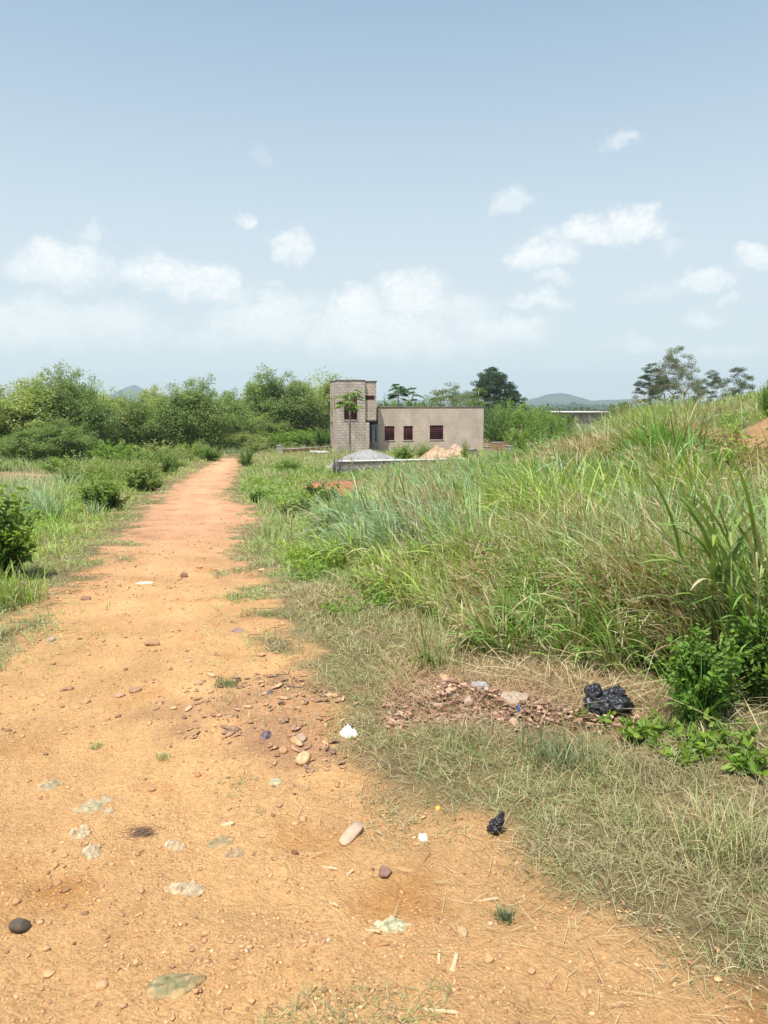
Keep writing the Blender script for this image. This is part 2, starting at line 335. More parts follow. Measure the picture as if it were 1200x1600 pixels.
def soil_mat(name):
    m = bpy.data.materials.new(name); m.use_nodes = True; nt = m.node_tree; N = nt.nodes; L = nt.links; b = N['Principled BSDF']
    b.inputs['Roughness'].default_value = .95; b.inputs['Specular IOR Level'].default_value = .12
    a = N.new('ShaderNodeAttribute'); a.attribute_name = 'Col'
    t = N.new('ShaderNodeTexCoord')
    def nz(sc, det, ro, lo, hi, a0=.3, a1=.7):
        n = N.new('ShaderNodeTexNoise'); n.inputs['Scale'].default_value = sc; n.inputs['Detail'].default_value = det; n.inputs['Roughness'].default_value = ro
        L.new(t.outputs['Object'], n.inputs['Vector']); r = N.new('ShaderNodeMapRange'); L.new(n.outputs['Fac'], r.inputs[0])
        r.inputs[1].default_value = a0; r.inputs[2].default_value = a1; r.inputs[3].default_value = lo; r.inputs[4].default_value = hi; return r.outputs[0], n.outputs['Fac']
    f1, h1 = nz(2.2, 6, .6, .86, 1.12); f2, h2 = nz(38, 8, .75, .76, 1.22); f3, h3 = nz(150, 5, .7, .85, 1.15)
    def mul(x, y):
        k = N.new('ShaderNodeMath'); k.operation = 'MULTIPLY'; L.new(x, k.inputs[0]); L.new(y, k.inputs[1]); return k.outputs[0]
    f = mul(mul(f1, f2), f3)
    v = N.new('ShaderNodeVectorMath'); v.operation = 'SCALE'; L.new(a.outputs['Color'], v.inputs[0]); L.new(f, v.inputs['Scale'])
    # small reddish and pale grains
    vo = N.new('ShaderNodeTexVoronoi'); vo.inputs['Scale'].default_value = 85; L.new(t.outputs['Object'], vo.inputs['Vector'])
    hs = N.new('ShaderNodeSeparateColor'); L.new(vo.outputs['Color'], hs.inputs[0])
    gr = N.new('ShaderNodeMapRange'); L.new(hs.outputs[0], gr.inputs[0]); gr.inputs[1].default_value = .7; gr.inputs[2].default_value = 1; gr.inputs[3].default_value = 0; gr.inputs[4].default_value = .5
    mr = N.new('ShaderNodeMixRGB'); L.new(gr.outputs[0], mr.inputs[0]); L.new(v.outputs[0], mr.inputs[1])
    gm = N.new('ShaderNodeMixRGB'); gm.blend_type = 'MULTIPLY'; gm.inputs[0].default_value = 1; L.new(a.outputs['Color'], gm.inputs[1]); gm.inputs[2].default_value = (.72, .6, .52, 1)
    L.new(gm.outputs[0], mr.inputs[2]); L.new(mr.outputs[0], b.inputs['Base Color'])
    sm = N.new('ShaderNodeMath'); sm.operation = 'ADD'; L.new(h2, sm.inputs[0])
    vv = N.new('ShaderNodeMath'); vv.operation = 'MULTIPLY'; L.new(vo.outputs['Distance'], vv.inputs[0]); vv.inputs[1].default_value = -.5; L.new(vv.outputs[0], sm.inputs[1])
    s2 = N.new('ShaderNodeMath'); s2.operation = 'MULTIPLY_ADD'; L.new(h3, s2.inputs[0]); s2.inputs[1].default_value = .4; L.new(sm.outputs[0], s2.inputs[2])
    u = N.new('ShaderNodeBump'); u.inputs['Strength'].default_value = .9; u.inputs['Distance'].default_value = .019; L.new(s2.outputs[0], u.inputs['Height']); L.new(u.outputs[0], b.inputs['Normal'])
    return m
M_soil = soil_mat('laterite_soil'); M_road = soil_mat('laterite_road')

# ------------------------------------------------------------------ ground sheet + road
def soil_colour(x, y):
    n = len(x); r = np.hypot(x, y)
    dr = sdp(ROAD, x, y)+.17*sst(5, 13, r); w1 = fbm(x, y, .45, 4)*.35+fbm(x, y, .12, 3)*.10
    e = dr+w1*np.clip(r/4, .6, 1.6)
    dirt = 1-sst(-.05, .22, e)
    near = np.array([.575,.338,.152]); pink = np.array([.555,.31,.175]); verge = np.array([.225,.17,.085]); far = np.array([.10,.13,.05])
    k = sst(4, 14, y)[:, None]; D = near*(1-k)+pink*k
    p = fbm(x+50, y, .9, 4)[:, None]; D = D*(1+.22*p); D = D+np.maximum(fbm(x-20, y+9, .35, 3)-.18, 0)[:, None]*np.array([-.25,-.22,-.14])
    sx_ = np.exp(-((dr+.62)/.26)**2)*sst(1, 5, y); D = D*(1+.13*sx_[:, None])
    Vg = verge*(1+.5*fbm(x, y, .7, 4)[:, None]); kf = sst(60, 140, r)[:, None]; Vg = Vg*(1-kf)+far*(1+.8*fbm(x, y, 60, 3)[:, None])*kf
    C = D*dirt[:, None]+Vg*(1-dirt[:, None])
    for P, c, s in ((LITTER, (.27,.145,.085), .15), (LITTER2, (.45,.25,.135), .3), (BARE, (.36,.22,.14), .8), (REDS, (.42,.17,.09), .5), (SCAR, (.42,.23,.12), .6)):
        q = (1-sst(-s, s*.6, sdp(P, x, y)+fbm(x, y, .5 if s > .4 else .2, 3)*s*1.5))[:, None]*.85
        C = C*(1-q)+np.array(c)*(1+.3*fbm(x, y, .2, 3)[:, None])*q
    return np.clip(C, .02, .9), e
rad = np.concatenate([[0.15], np.geomspace(.35, 6000, 820)])
an = np.concatenate([np.linspace(-40, 40, 560), np.linspace(40, 320, 120)[1:-1]]); an = np.radians(90-an)
nr, na = len(rad), len(an)
GX = rad[:, None]*np.cos(an)[None]; GY = rad[:, None]*np.sin(an)[None]
gx, gy = GX.ravel(), GY.ravel()
SC, E = soil_colour(gx, gy)
gz = hgt(gx, gy)
fine = (1-sst(10, 25, np.hypot(gx, gy)))
relief = (fbm(gx, gy, .22, 4)*.022+np.abs(fbm(gx+7, gy, .09, 3))*.014)*fine
gz = gz+relief
def gh(x, y):
    x = np.asarray(x, float); y = np.asarray(y, float)
    f = (1-sst(10, 25, np.hypot(x, y))); return hgt(x, y)+(fbm(x, y, .22, 4)*.022+np.abs(fbm(x+7, y, .09, 3))*.014)*f
i = np.arange(nr-1)[:, None]*na; j = np.arange(na)[None]; j2 = (j+1) % na
GF = np.stack([i+j, i+na+j, i+na+j2, i+j2], -1).reshape(-1, 4)
g = mesh_obj('ground', np.stack([gx, gy, gz], 1), GF, M_soil, colr=SC, smooth=True); tag(g, kind='structure')
inside = (E < .02) & (np.hypot(gx, gy) < 75) & (gy > -3)
fk = inside[GF].all(1); RF = GF[fk]; u_, inv = np.unique(RF, return_inverse=True)
rd = mesh_obj('dirt_road', np.stack([gx, gy, gz+.004+np.minimum(-E[:]*.02, .0)*0], 1)[u_], inv.reshape(-1, 4), M_road, colr=SC[u_], smooth=True); tag(rd, kind='structure')

# hills
def hill(name, cx, cy, rx, ry, H, c, seed):
    n = 90; a = np.linspace(-1, 1, n); X, Y = np.meshgrid(a, a); q = np.sqrt(X**2+Y**2)
    Z = H*np.exp(-q**2*3.2)*(1+.28*fbm(X*2.2+seed, Y*2.2, 1, 3))+fbm(X*9+seed, Y*9, 1, 3)*H*.05
    Z = Z*(1-sst(.8, 1, q))-14*sst(.75, 1, q)-8
    V = np.stack([cx+X*rx, cy+Y*ry, Z], -1).reshape(-1, 3); k = np.arange(n-1)[:, None]*n+np.arange(n-1)[None]
    F = np.stack([k, k+1, k+n+1, k+n], -1).reshape(-1, 4)
    cc = np.array(c)*(1+.9*fbm(X.ravel()*9, Y.ravel()*9, 1, 4)[:, None])
    o = mesh_obj(name, V, F, M_hill, colr=np.clip(cc, .01, .5), smooth=True); tag(o, kind='structure'); return o
M_hill = mat('wooded_hill', rough=1, spec=0, attr=True, noise=(.03, .7), bump=(.05, 1, 6))
hill('hill', -1020, 3050, 210, 400, 68, (.022,.034,.034), 2)
hill('hill', 620, 2650, 210, 400, 42, (.03,.05,.025), 9)
hill('hill', 840, 2450, 560, 400, 22, (.04,.065,.03), 4)
hill('hill', 100, 3000, 1600, 400, 20, (.055,.08,.04), 6)
hill('hill', -700, 2800, 900, 400, 22, (.055,.08,.04), 14)

# ------------------------------------------------------------------ vegetation generators
def cjit(c, n, a=.18, rg=rng):
    c = np.asarray(c, float); k = 1+a*rg.randn(n, 1); h = a*.35*rg.randn(n, 3)
    return np.clip(np.broadcast_to(c, (n, 3))*k*(1+h), .008, .95)
def bamboo_mesh(seed, H=7, Rr=3.2, culms=150, c=(.115,.15,.045)):
    rg = np.random.RandomState(seed); mb = MB(); P = []; D = []; C = []
    nb = 8; ba = rg.rand(nb)*6.283; bq = np.sqrt(rg.rand(nb))*Rr*.62; bh = H*(1.02-.30*rg.rand(nb)-.22*(bq/Rr)); bh[0] = H*1.0
    bc = [np.array(c)*(.8+.45*rg.rand())*np.array([1+.2*(rg.rand()-.4), 1, 1]) for _ in range(nb)]
    for k in range(culms):
        w = k % nb; a = rg.rand()*6.283; u = rg.rand()**.55; hc = bh[w]*(.62+.42*rg.rand())*(1-.2*u)
        bx, by = math.cos(ba[w])*bq[w]*.6+rg.randn()*.2, math.sin(ba[w])*bq[w]*.6+rg.randn()*.2
        t = np.linspace(0, 1, 9); lean = Rr*.62*u*(.7+.5*rg.rand()); ox, oy = math.cos(ba[w])*bq[w]*.5, math.sin(ba[w])*bq[w]*.5
        path = np.stack([bx+ox*t+math.cos(a)*lean*t**1.7, by+oy*t+math.sin(a)*lean*t**1.7, hc*(t-.16*u*t**4)], 1)
        mb.tube(path, np.linspace(.03, .007, 9), 4)
        ns = 17; ts = rg.rand(ns)**.7*.86+.14; cc = cjit(bc[w], 1, .07, rg)[0]
        for tt in ts:
            p = np.array([np.interp(tt, t, path[:, q]) for q in range(3)]); nl = 30
            b = rg.randn(3); b[2] = b[2]*.35+.05; b[:2] += np.array([math.cos(a), math.sin(a)])*.6; b /= np.linalg.norm(b); bl = .3+.6*rg.rand()*(1.15-tt*.75)
            s = rg.rand(nl, 1); P.append(p+b*bl*s+rg.randn(nl, 3)*.13-np.array([0, 0, .28])*s**2)
            d = b*.7+rg.randn(nl, 3)*.5; d[:, 2] -= .35; D.append(d); C.append(np.tile(cc, (nl, 1)))
    n = culms*120; w = rg.randint(0, nb, n); a = rg.rand(n)*6.283; q = np.sqrt(rg.rand(n))*Rr*.62; z = rg.rand(n)**1.3*H*.55
    P.append(np.stack([np.cos(ba[w])*bq[w]+np.cos(a)*q, np.sin(ba[w])*bq[w]+np.sin(a)*q, z], 1)); D.append(rg.randn(n, 3)*.6+np.stack([np.cos(a), np.sin(a), 0*a-.3], 1)); C.append(cjit(np.array(bc)[w], n, .1, rg))
    P, D, C = map(np.concatenate, (P, D, C)); n = len(P)
    return mb, leaves(P, D, .11+.12*rg.rand(n), .045+.025*rg.rand(n), C*(1+.12*rg.randn(n, 1)), rg, 1, .3, .6)
def make_plant(name, label, cat, loc, stem, foliage, sc=1, rz=0, group=None, stem_mat=None, fname='foliage', sname='stem', lm=None):
    r = empty(name, loc, rz, label=label, cat=cat, group=group); r.scale = (sc, sc, sc) if not hasattr(sc, '__len__') else sc
    if stem is not None: stem.obj(sname, stem_mat or M_bark, r, True)
    V, F, C = foliage; mesh_obj(fname, V, F, lm or M_leaf, r, np.clip(C, .005, .9)); return r
def gpt(x, y, dz=0): return (x, y, float(hgt(x, y))+dz)
def copy_tree(o, parent=None):
    c = o.copy(); col.objects.link(c); c.parent = parent
    for ch in o.children: copy_tree(ch, c)
    return c

def crown_tree(seed, H, trunkH, spread, ncl, nleaf, lsz, c, flat=.45, cl=.9, tr=.16, env='dome', stems=1, lean=0, lshape=1):
    """returns (MB trunk and limbs, MB fine twigs, leaf data)"""
    rg = np.random.RandomState(seed); mb = MB(); nodes = []; rads = []
    for s in range(stems):
        a = rg.rand()*6.28; off = np.array([math.cos(a), math.sin(a), 0])*(.5 if stems > 1 else 0)
        t = np.linspace(0, 1, 8); top = trunkH*(1.25 if stems > 1 else 1)
        p = np.stack([off[0]*.4+off[0]*t*2.2+lean*t*top+.15*np.sin(t*5+s), off[1]*.4+off[1]*t*2.2+.12*np.cos(t*4+s), t*top], 1)
        mb.tube(p, np.linspace(tr, tr*.62, 8)/(1 if stems == 1 else 1.5), 7)
        for q in range(3, 8): nodes.append(p[q]); rads.append(tr*.6)
    cen = []
    for k in range(ncl*6):
        if len(cen) >= ncl: break
        if env == 'dome':
            a = rg.rand()*6.283; q = rg.rand()**.5; x, y = math.cos(a)*q*spread, math.sin(a)*q*spread
            zt = trunkH*.9+(H-trunkH*.9)*math.sqrt(max(0, 1-(q*.93)**2)); z = zt-(zt-trunkH*.8)*.65*rg.rand()**1.3
        elif env == 'tier':
            a = rg.rand()*6.283; lv = rg.randint(0, 6)/5; rr = spread*(1-.55*lv)*(.75+.4*rg.rand()); q = rg.rand()**.4; x, y = math.cos(a)*q*rr, math.sin(a)*q*rr; z = trunkH*.75+(H-trunkH*.75)*(lv*.93)+rg.randn()*.12
        else:
            a = rg.rand()*6.283; q = rg.rand()**.6; x, y = math.cos(a)*q*spread, math.sin(a)*q*spread; z = H*(.82+.18*rg.rand())-q*q*(H-trunkH)*.45-rg.rand()*(H-trunkH)*.3
        p = np.array([x+lean*H, y, z])
        if all(np.linalg.norm((p-o)*np.array([1, 1, 1.4])) > cl*.55 for o in cen[-40:]): cen.append(p)
    cen.sort(key=lambda p: np.hypot(p[0], p[1])+.3*p[2])
    for p in cen:
        N_ = np.array(nodes); d = np.linalg.norm(N_-p, axis=1)+2.0*np.maximum(N_[:, 2]-p[2], 0)
        k = int(d.argmin()); b = N_[k]; r0 = max(rads[k]*.72, .018); m = (b+p)/2+rg.randn(3)*.12*d[k]; m[2] += .08*d[k]
        t = np.linspace(0, 1, 5)[:, None]; path = (1-t)**2*b+2*t*(1-t)*m+t*t*p
        mb.tube(path, np.linspace(r0, max(r0*.5, .012), 5), 5)
        for q in (2, 3, 4): nodes.append(path[q]); rads.append(r0*.7)
    P, D, C = [], [], []
    for p in cen:
        u = rg.randn(nleaf, 3); u /= np.linalg.norm(u, axis=1)[:, None]; u *= (rg.rand(nleaf, 1)**.45); s = cl*(.6+.7*rg.rand())
        P.append(p+u*s*np.array([1, 1, flat])); dd = u+rg.randn(nleaf, 3)*.5; dd[:, 2] -= .15; D.append(dd)
        C.append(np.tile(cjit(c, 1, .13, rg), (nleaf, 1)))
    P, D, C = map(np.concatenate, (P, D, C)); n = len(P)
    return mb, leaves(P, D, lsz*(.7+.6*rg.rand(n)), lsz*.55, C*(1+.15*rg.randn(n, 1)), rg, lshape, .2, .5)
def shrub(seed, H, Rr, nst, nl, lsz, c, lw=.5, tipc=None, up=.2, shape=2):
    """leafy bush: stems from the ground, leaves all along them"""
    rg = np.random.RandomState(seed); mb = MB(); P, D, C = [], [], []
    for k in range(nst):
        a = rg.rand()*6.283; u = rg.rand()**.6; h = H*(.38+.72*rg.rand())*(1-.35*u*u); t = np.linspace(0, 1, 7)
        bx, by = rg.randn(2)*Rr*.15; w = rg.randn()*.15
        path = np.stack([bx+math.cos(a+w*1)*Rr*u*t**1.3, by+math.sin(a+w)*Rr*u*t**1.3, h*t], 1)
        mb.tube(path, np.linspace(.012, .004, 7)*max(H, .4), 4)
        tt = rg.rand(nl)**.7*.95+.06; p = np.stack([np.interp(tt, t, path[:, q]) for q in range(3)], 1)
        d = rg.randn(nl, 3)*.8; d[:, 2] = d[:, 2]*.5+up; d[:, 0] += math.cos(a)*.4; d[:, 1] += math.sin(a)*.4
        P.append(p+rg.randn(nl, 3)*H*.035); D.append(d)
        cc = cjit(c, nl, .16, rg)
        if tipc is not None: q = np.clip((tt-.55)/.45, 0, 1)[:, None]; cc = cc*(1-q)+cjit(tipc, nl, .12, rg)*q
        C.append(cc)
    P, D, C = map(np.concatenate, (P, D, C)); n = len(P)
    return mb, leaves(P, D, lsz*(.6+.7*rg.rand(n)), lsz*lw*(.7+.5*rg.rand(n)), C, rg, shape, .25, .3)

# --- bamboo thickets on the left
BP = [bamboo_mesh(s, c=cc) for s, cc in ((1, (.28,.36,.115)), (2, (.22,.31,.10)), (3, (.31,.385,.125)))]
bset = [  # px, base depth, top py, half width px, proto, label
 (-70, 46, 590, 110, 0, 'olive bamboo thicket cut by the left edge of the picture'),
 (45, 48, 586, 90, 2, 'yellowish green bamboo clump nearest the left edge, beside the tallest clump'),
 (118, 47, 574, 62, 1, 'tallest dark green bamboo clump on the left with a spiky top'),
 (175, 52, 596, 62, 0, 'rounded bamboo clump just below the far blue hill'),
 (232, 58, 604, 58, 2, 'low pale bamboo clump filling the gap under the far blue hill'),
 (283, 56, 592, 62, 1, 'full green bamboo clump left of the end of the road'),
 (335, 64, 612, 54, 1, 'lower olive bamboo clump right above the far end of the road'),
 (385, 72, 640, 48, 0, 'small bamboo clump behind the bend of the road'),
 (430, 78, 582, 66, 1, 'left one of the two tall bamboo clumps beside the block tower'),
 (486, 82, 578, 66, 0, 'right one of the two tall bamboo clumps, touching the block tower'),
 (60, 41, 655, 62, 1, 'short dense bamboo bush in front of the left thickets'),
 (355, 62, 668, 50, 0, 'low bamboo bush by the far end of the road')]
protos = {}
for (px, Y, ty, hw, k, lab) in bset:
    p = atd(px, 700, Y); gz_ = float(hgt(p.x, Y)); top = atd(px, ty, Y).z; s = (top-gz_)/5.7; w = hw/FPX*Y/2.5
    if k not in protos:
        mbk, fol = BP[k]; o = make_plant('bamboo_clump', lab, 'bamboo', (0, 0, 0), mbk, fol, sname='culms', stem_mat=M_stem); protos[k] = o
    else: o = copy_tree(protos[k])
    o['label'] = lab; o['group'] = 'bamboo clumps behind the track'; o.location = (p.x, Y, gz_-.1); o.scale = (w, w, s); o.rotation_euler = (0, 0, px*.37)

# --- trees
def place(px, Y): p = atd(px, 700, Y); return gpt(p.x, Y, -.05)
def Hat(px, ty, Y): return atd(px, ty, Y).z-float(hgt(atd(px, 700, Y).x, Y))
H_ = Hat(775, 574, 108)
a, b = crown_tree(21, H_, H_*.40, 3.2, 110, 230, .2, (.045,.09,.035), .34, .85, .28, 'dome'); make_plant('broadleaf_tree', 'tall dark green spreading tree behind the right end of the house', 'tree', place(768, 108), a, b, fname='crown', sname='trunk')
a, b = crown_tree(22, 5.5, 3.3, 1.7, 34, 170, .15, (.045,.09,.035), .3, .5, .12, 'dome'); make_plant('broadleaf_tree', 'dark side tree leaning right of the tall tree behind the house', 'tree', place(798, 107), a, b, sc=1.25, fname='crown', sname='trunk')
H_ = Hat(705, 597, 95)
a, b = crown_tree(23, H_, H_*.5, 3.6, 60, 120, .16, (.17,.23,.09), .25, .75, .11, 'umb', stems=2); make_plant('feathery_tree', 'pale feathery flat topped tree rising behind the middle of the house roof', 'tree', place(703, 95), a, b, fname='crown', sname='trunk')
H_ = Hat(1045, 546, 88)
a, b = crown_tree(24, H_*1.03, H_*.42, 3.0, 170, 95, .13, (.17,.19,.10), .6, .55, .16, 'dome', stems=5); make_plant('sparse_tree', 'tall sparse multi stemmed grey tree on the right skyline', 'tree', place(1048, 88), a, b, fname='crown', sname='trunk')
a, b = crown_tree(25, Hat(1015, 566, 89), 4.5, 2.0, 75, 110, .14, (.06,.10,.045), .3, .45, .14, 'dome'); make_plant('tiered_tree', 'dark tree with flat tiers of leaves left of the sparse grey tree', 'tree', place(1014, 89.5), a, b, fname='crown', sname='trunk')
a, b = crown_tree(26, Hat(1105, 577, 92), 4.6, 2.0, 70, 100, .14, (.11,.15,.075), .32, .45, .12, 'dome'); make_plant('tiered_tree', 'middle small dark skyline tree between the sparse grey tree and the tall weeds', 'tree', place(1103, 92), a, b, fname='crown', sname='trunk')
a, b = crown_tree(27, Hat(1142, 571, 94), 4.6, 1.9, 60, 110, .15, (.11,.15,.075), .45, .55, .12, 'dome'); make_plant('round_tree', 'rightmost small open tree on the skyline behind the tall weeds', 'tree', place(1146, 94), a, b, fname='crown', sname='trunk')
a, b = crown_tree(28, Hat(963, 626, 70), 2.0, 1.6, 14, 200, .2, (.14,.22,.06), .35, .8, .08, 'umb'); make_plant('feathery_tree', 'low bright green flat topped tree above the tall grass right of the far slab roof', 'tree', place(965, 70), a, b, fname='crown', sname='trunk')

def papaya(name, label, loc, H, seed, n=13, pet=.75, lf=.42, c=(.13,.21,.055), lean=0):
    rg = np.random.RandomState(seed); r = empty(name, loc, label=label, cat='papaya tree', group='papaya trees round the house')
    t = np.linspace(0, 1, 8); mb = MB(); mb.tube(np.stack([lean*t**2, .05*np.sin(t*4), t*H*.93], 1), np.linspace(.075, .045, 8), 7); mb.obj('trunk', M_ptr, r, True)
    pm = MB(); P, D, C = [], [], []
    for k in range(n):
        a = k*2.4+rg.rand()*.5; e = rg.uniform(-.95, 1.0); L_ = pet*(.75+.4*rg.rand()); q = np.linspace(0, 1, 5)
        base = np.array([lean, 0, H*(.86+.07*rg.rand())]); d = np.array([math.cos(a)*math.cos(e), math.sin(a)*math.cos(e), math.sin(e)])
        path = base+d*L_*q[:, None]-np.array([0, 0, .18])*q[:, None]**2; pm.tube(path, np.linspace(.014, .009, 5), 4)
        tip = path[-1]; S = np.cross(d, [0, 0, 1]); S /= np.linalg.norm(S)+1e-9
        for m in np.linspace(-2.3, 2.3, 9):
            dd = math.cos(m)*np.array([d[0], d[1], -.25])+math.sin(m)*S; P.append(np.tile(tip, (2, 1))); D.append([dd, dd+[.12, 0, -.12]]); C.append(cjit(c, 2, .15, rg))
    pm.obj('petioles', M_stem, r, True); P, D, C = map(np.concatenate, (P, D, C))
    V, F, Cc = leaves(P, D, lf*(.8+.4*rg.rand(len(P))), .16, C, rg, 2, .1, 3); mesh_obj('leaves', V, F, M_leaf, r, Cc); return r
M_ptr = mat('papaya_trunk', (.3,.27,.22), .8, .2, noise=(9, .75))
x0 = atd(547, 706, 52).x
papaya('papaya_tree', 'slender papaya tree standing against the block tower window', gpt(x0, 52), Hat(548, 613, 52), 31, n=16, lf=.5, pet=.8, c=(.2,.31,.07))
papaya('papaya_tree', 'papaya tree with two heads showing over the house roof beside the tower', place(622, 74), Hat(622, 598, 74), 32, n=18, lf=.6, c=(.08,.15,.05))
papaya('papaya_tree', 'small papaya head just right of the roof papaya, leaning right', place(638, 75), Hat(640, 603, 75), 33, n=8, lf=.4, c=(.08,.15,.05), lean=.5)
papaya('papaya_tree', 'bright green papaya tree in front of the tall dark tree', place(746, 72), Hat(746, 603, 72), 34, lf=.45, c=(.16,.25,.07))

def palm(label, loc, H, seed, fl=1.9, c=(.06,.10,.04)):
    rg = np.random.RandomState(seed); r = empty('oil_palm', loc, label=label, cat='palm', group='oil palms beyond the house')
    mb = MB(); t = np.linspace(0, 1, 5); mb.tube(np.stack([0*t, 0*t, t*H*.6], 1), np.linspace(.25, .2, 5), 7); mb.obj('trunk', M_bark, r, True)
    P, D, C = [], [], []; rm = MB()
    for k in range(22):
        a = k*2.4; e = rg.uniform(.1, 1.35); q = np.linspace(0, 1, 14); d = np.array([math.cos(a), math.sin(a)])
        rr = fl*np.cumsum(np.cos(e-q*1.9))/14; zz = fl*np.cumsum(np.sin(e-q*1.9))/14
        path = np.stack([d[0]*rr, d[1]*rr, H*.6+zz], 1); rm.tube(path, np.linspace(.02, .006, 14), 4)
        for m in range(2, 14):
            for sg in (-1, 1):
                for z_ in range(2):
                    P.append(path[m]+rg.randn(3)*.02); D.append([-d[1]*sg+d[0]*.5, d[0]*sg+d[1]*.5, -.35+rg.randn()*.15]); C.append(cjit(c, 1, .15, rg)[0])
    rm.obj('frond_ribs', M_stem, r, True)
    P, D, C = map(np.array, (P, D, C)); V, F, Cc = leaves(P, D, .5, .06, C, rg, 1); mesh_obj('fronds', V, F, M_leaf, r, Cc)
palm('squat oil palm left of the far slab roof, in front of the hills', place(862, 105), Hat(862, 632, 105), 41)
palm('oil palm crown peeping over the grass at the right skyline', place(1152, 70), Hat(1150, 612, 70), 42, 1.5, (.09,.15,.05))

# --- shrubs and bushes in the middle distance
SH = [shrub(51, 2.2, 1.5, 70, 95, .13, (.15,.27,.04), .5, (.24,.38,.06), shape=1), shrub(52, 2.2, 1.5, 70, 95, .13, (.10,.19,.035), .5, (.16,.27,.055), shape=1), shrub(53, 2.2, 1.5, 45, 60, .16, (.26,.33,.10), .4, (.36,.42,.15), shape=1)]
shp = {}
mid = [ # px, depth, top py, half width px, proto, label
 (778, 72, 640, 26, 1, 'dark bush right behind the right end wall of the house'), (805, 76, 630, 30, 0, 'green bush in the row right of the house, second from the house'),
 (835, 80, 640, 28, 1, 'dull green bush in the middle of the row right of the house'), (862, 66, 640, 24, 0, 'bright green bush in front of the far slab roof'),
 (880, 84, 648, 22, 1, 'dark bush touching the left end of the far slab roof'), (812, 60, 668, 26, 0, 'low leafy bush over the orange wall piece'),
 (845, 56, 676, 24, 1, 'low dull bush behind the tall grass right of the block pieces'), (850, 46, 694, 18, 2, 'yellow green bush among the tall grass right of the house'),
 (790, 90, 628, 40, 1, 'broad bush at the foot of the tall dark tree'), (835, 96, 634, 34, 0, 'pale bush at the right foot of the tall dark tree'),
 (650, 82, 626, 34, 1, 'bush showing over the house roof beside the papaya heads'), (735, 84, 622, 30, 1, 'bush showing over the house roof below the feathery tree'), (610, 80, 622, 22, 0, 'bush showing over the roof in the corner by the tower'),
 (675, 84, 630, 26, 2, 'pale low bush over the middle of the house roof'),
 (470, 70, 670, 45, 0, 'bright green bush mass left of the block tower'), (420, 66, 672, 38, 0, 'bright green bush right of the end of the road'), (505, 66, 668, 22, 1, 'dark bush against the left side of the tower'),
 (395, 58, 684, 26, 2, 'yellow green bush just right of the end of the road'), (630, 46, 692, 20, 0, 'bush in front of the left house window'), (662, 48, 686, 20, 2, 'pale bushy weed below the middle house window'),
 (727, 42, 686, 7, 0, 'thin upright young tree left of the block piece at the house corner'),
 (180, 38, 688, 40, 0, 'bright green bush on the left verge under the bamboo'), (250, 44, 686, 40, 2, 'pale green bush on the left verge near the bend'), (298, 50, 690, 26, 0, 'small green bush left of the end of the road'),
 (90, 33, 712, 30, 0, 'low bush beside the bare pinkish patch'), (10, 36, 722, 36, 0, 'low bush at the left edge behind the bare patch'), (230, 27, 706, 26, 2, 'pale leafy bush on the left verge halfway to the bend'), (150, 24, 712, 30, 2, 'pale bushy weed rising behind the dark verge shrub'), (330, 46, 698, 18, 1, 'dark little bush at the left corner of the bend'), (385, 40, 700, 16, 1, 'leafy bush at the right corner of the bend'),
 (450, 34, 714, 22, 0, 'low leafy bush between the road and the block foundation'), (1194, 19, 590, 13, 0, 'green leafy bush on top of the bank at the right edge'), (1000, 62, 640, 30, 1, 'dark bush at the foot of the sparse grey tree'), (1075, 66, 632, 40, 2, 'dry looking bush under the right skyline trees'),
 (1130, 30, 632, 30, 2, 'olive bush behind the top of the grassy bank')]
for (px, Y, ty, hw, k, lab) in mid:
    p = atd(px, 700, Y); z0 = float(hgt(p.x, Y)); s = (atd(px, ty, Y).z-z0)/2.1; w = hw/FPX*Y/1.35
    s = max(s, .25)
    if k not in shp: o = make_plant('bush', lab, 'bush', (0, 0, 0), *SH[k], sname='stems', stem_mat=M_stem); shp[k] = o
    else: o = copy_tree(shp[k])
    o['label'] = lab; o['group'] = 'bushes in the middle distance'; o.location = (p.x, Y, z0-.04); o.scale = (w, w, s); o.rotation_euler = (0, 0, px*.61)

rg = np.random.RandomState(88); row = []
for q in range(30):
    px = rg.uniform(95, 335); Y = float(np.interp(px, [95, 335], [19, 46]))*rg.uniform(.85, 1.25); x_ = (px-600)/FPX*Y*.99
    if float(sdp(ROAD, [x_], [Y])[0]) > .8: row.append((x_/Y, x_, Y, q))
NUM = 'first second third fourth fifth sixth seventh eighth ninth tenth eleventh twelfth thirteenth fourteenth fifteenth sixteenth seventeenth eighteenth nineteenth twentieth twenty-first twenty-second twenty-third twenty-fourth twenty-fifth twenty-sixth twenty-seventh twenty-eighth twenty-ninth thirtieth'.split()
for k, (_, x_, Y, q) in enumerate(sorted(row)):
    o = copy_tree(shp[[2, 0, 2, 1][q % 4]]); sc_ = rg.uniform(.26, .5); kind_ = ['pale', 'bright green', 'pale', 'dark green'][q % 4]
    o['label'] = kind_+' weedy bush, '+NUM[k]+' from the left in the ragged row on the left verge'; o['group'] = 'weedy bushes along the left verge'
    o.location = gpt(x_, Y, -.04); o.scale = (sc_*rg.uniform(.8, 1.3), sc_, sc_*rg.uniform(.8, 1.35)); o.rotation_euler = (0, 0, q*1.3)
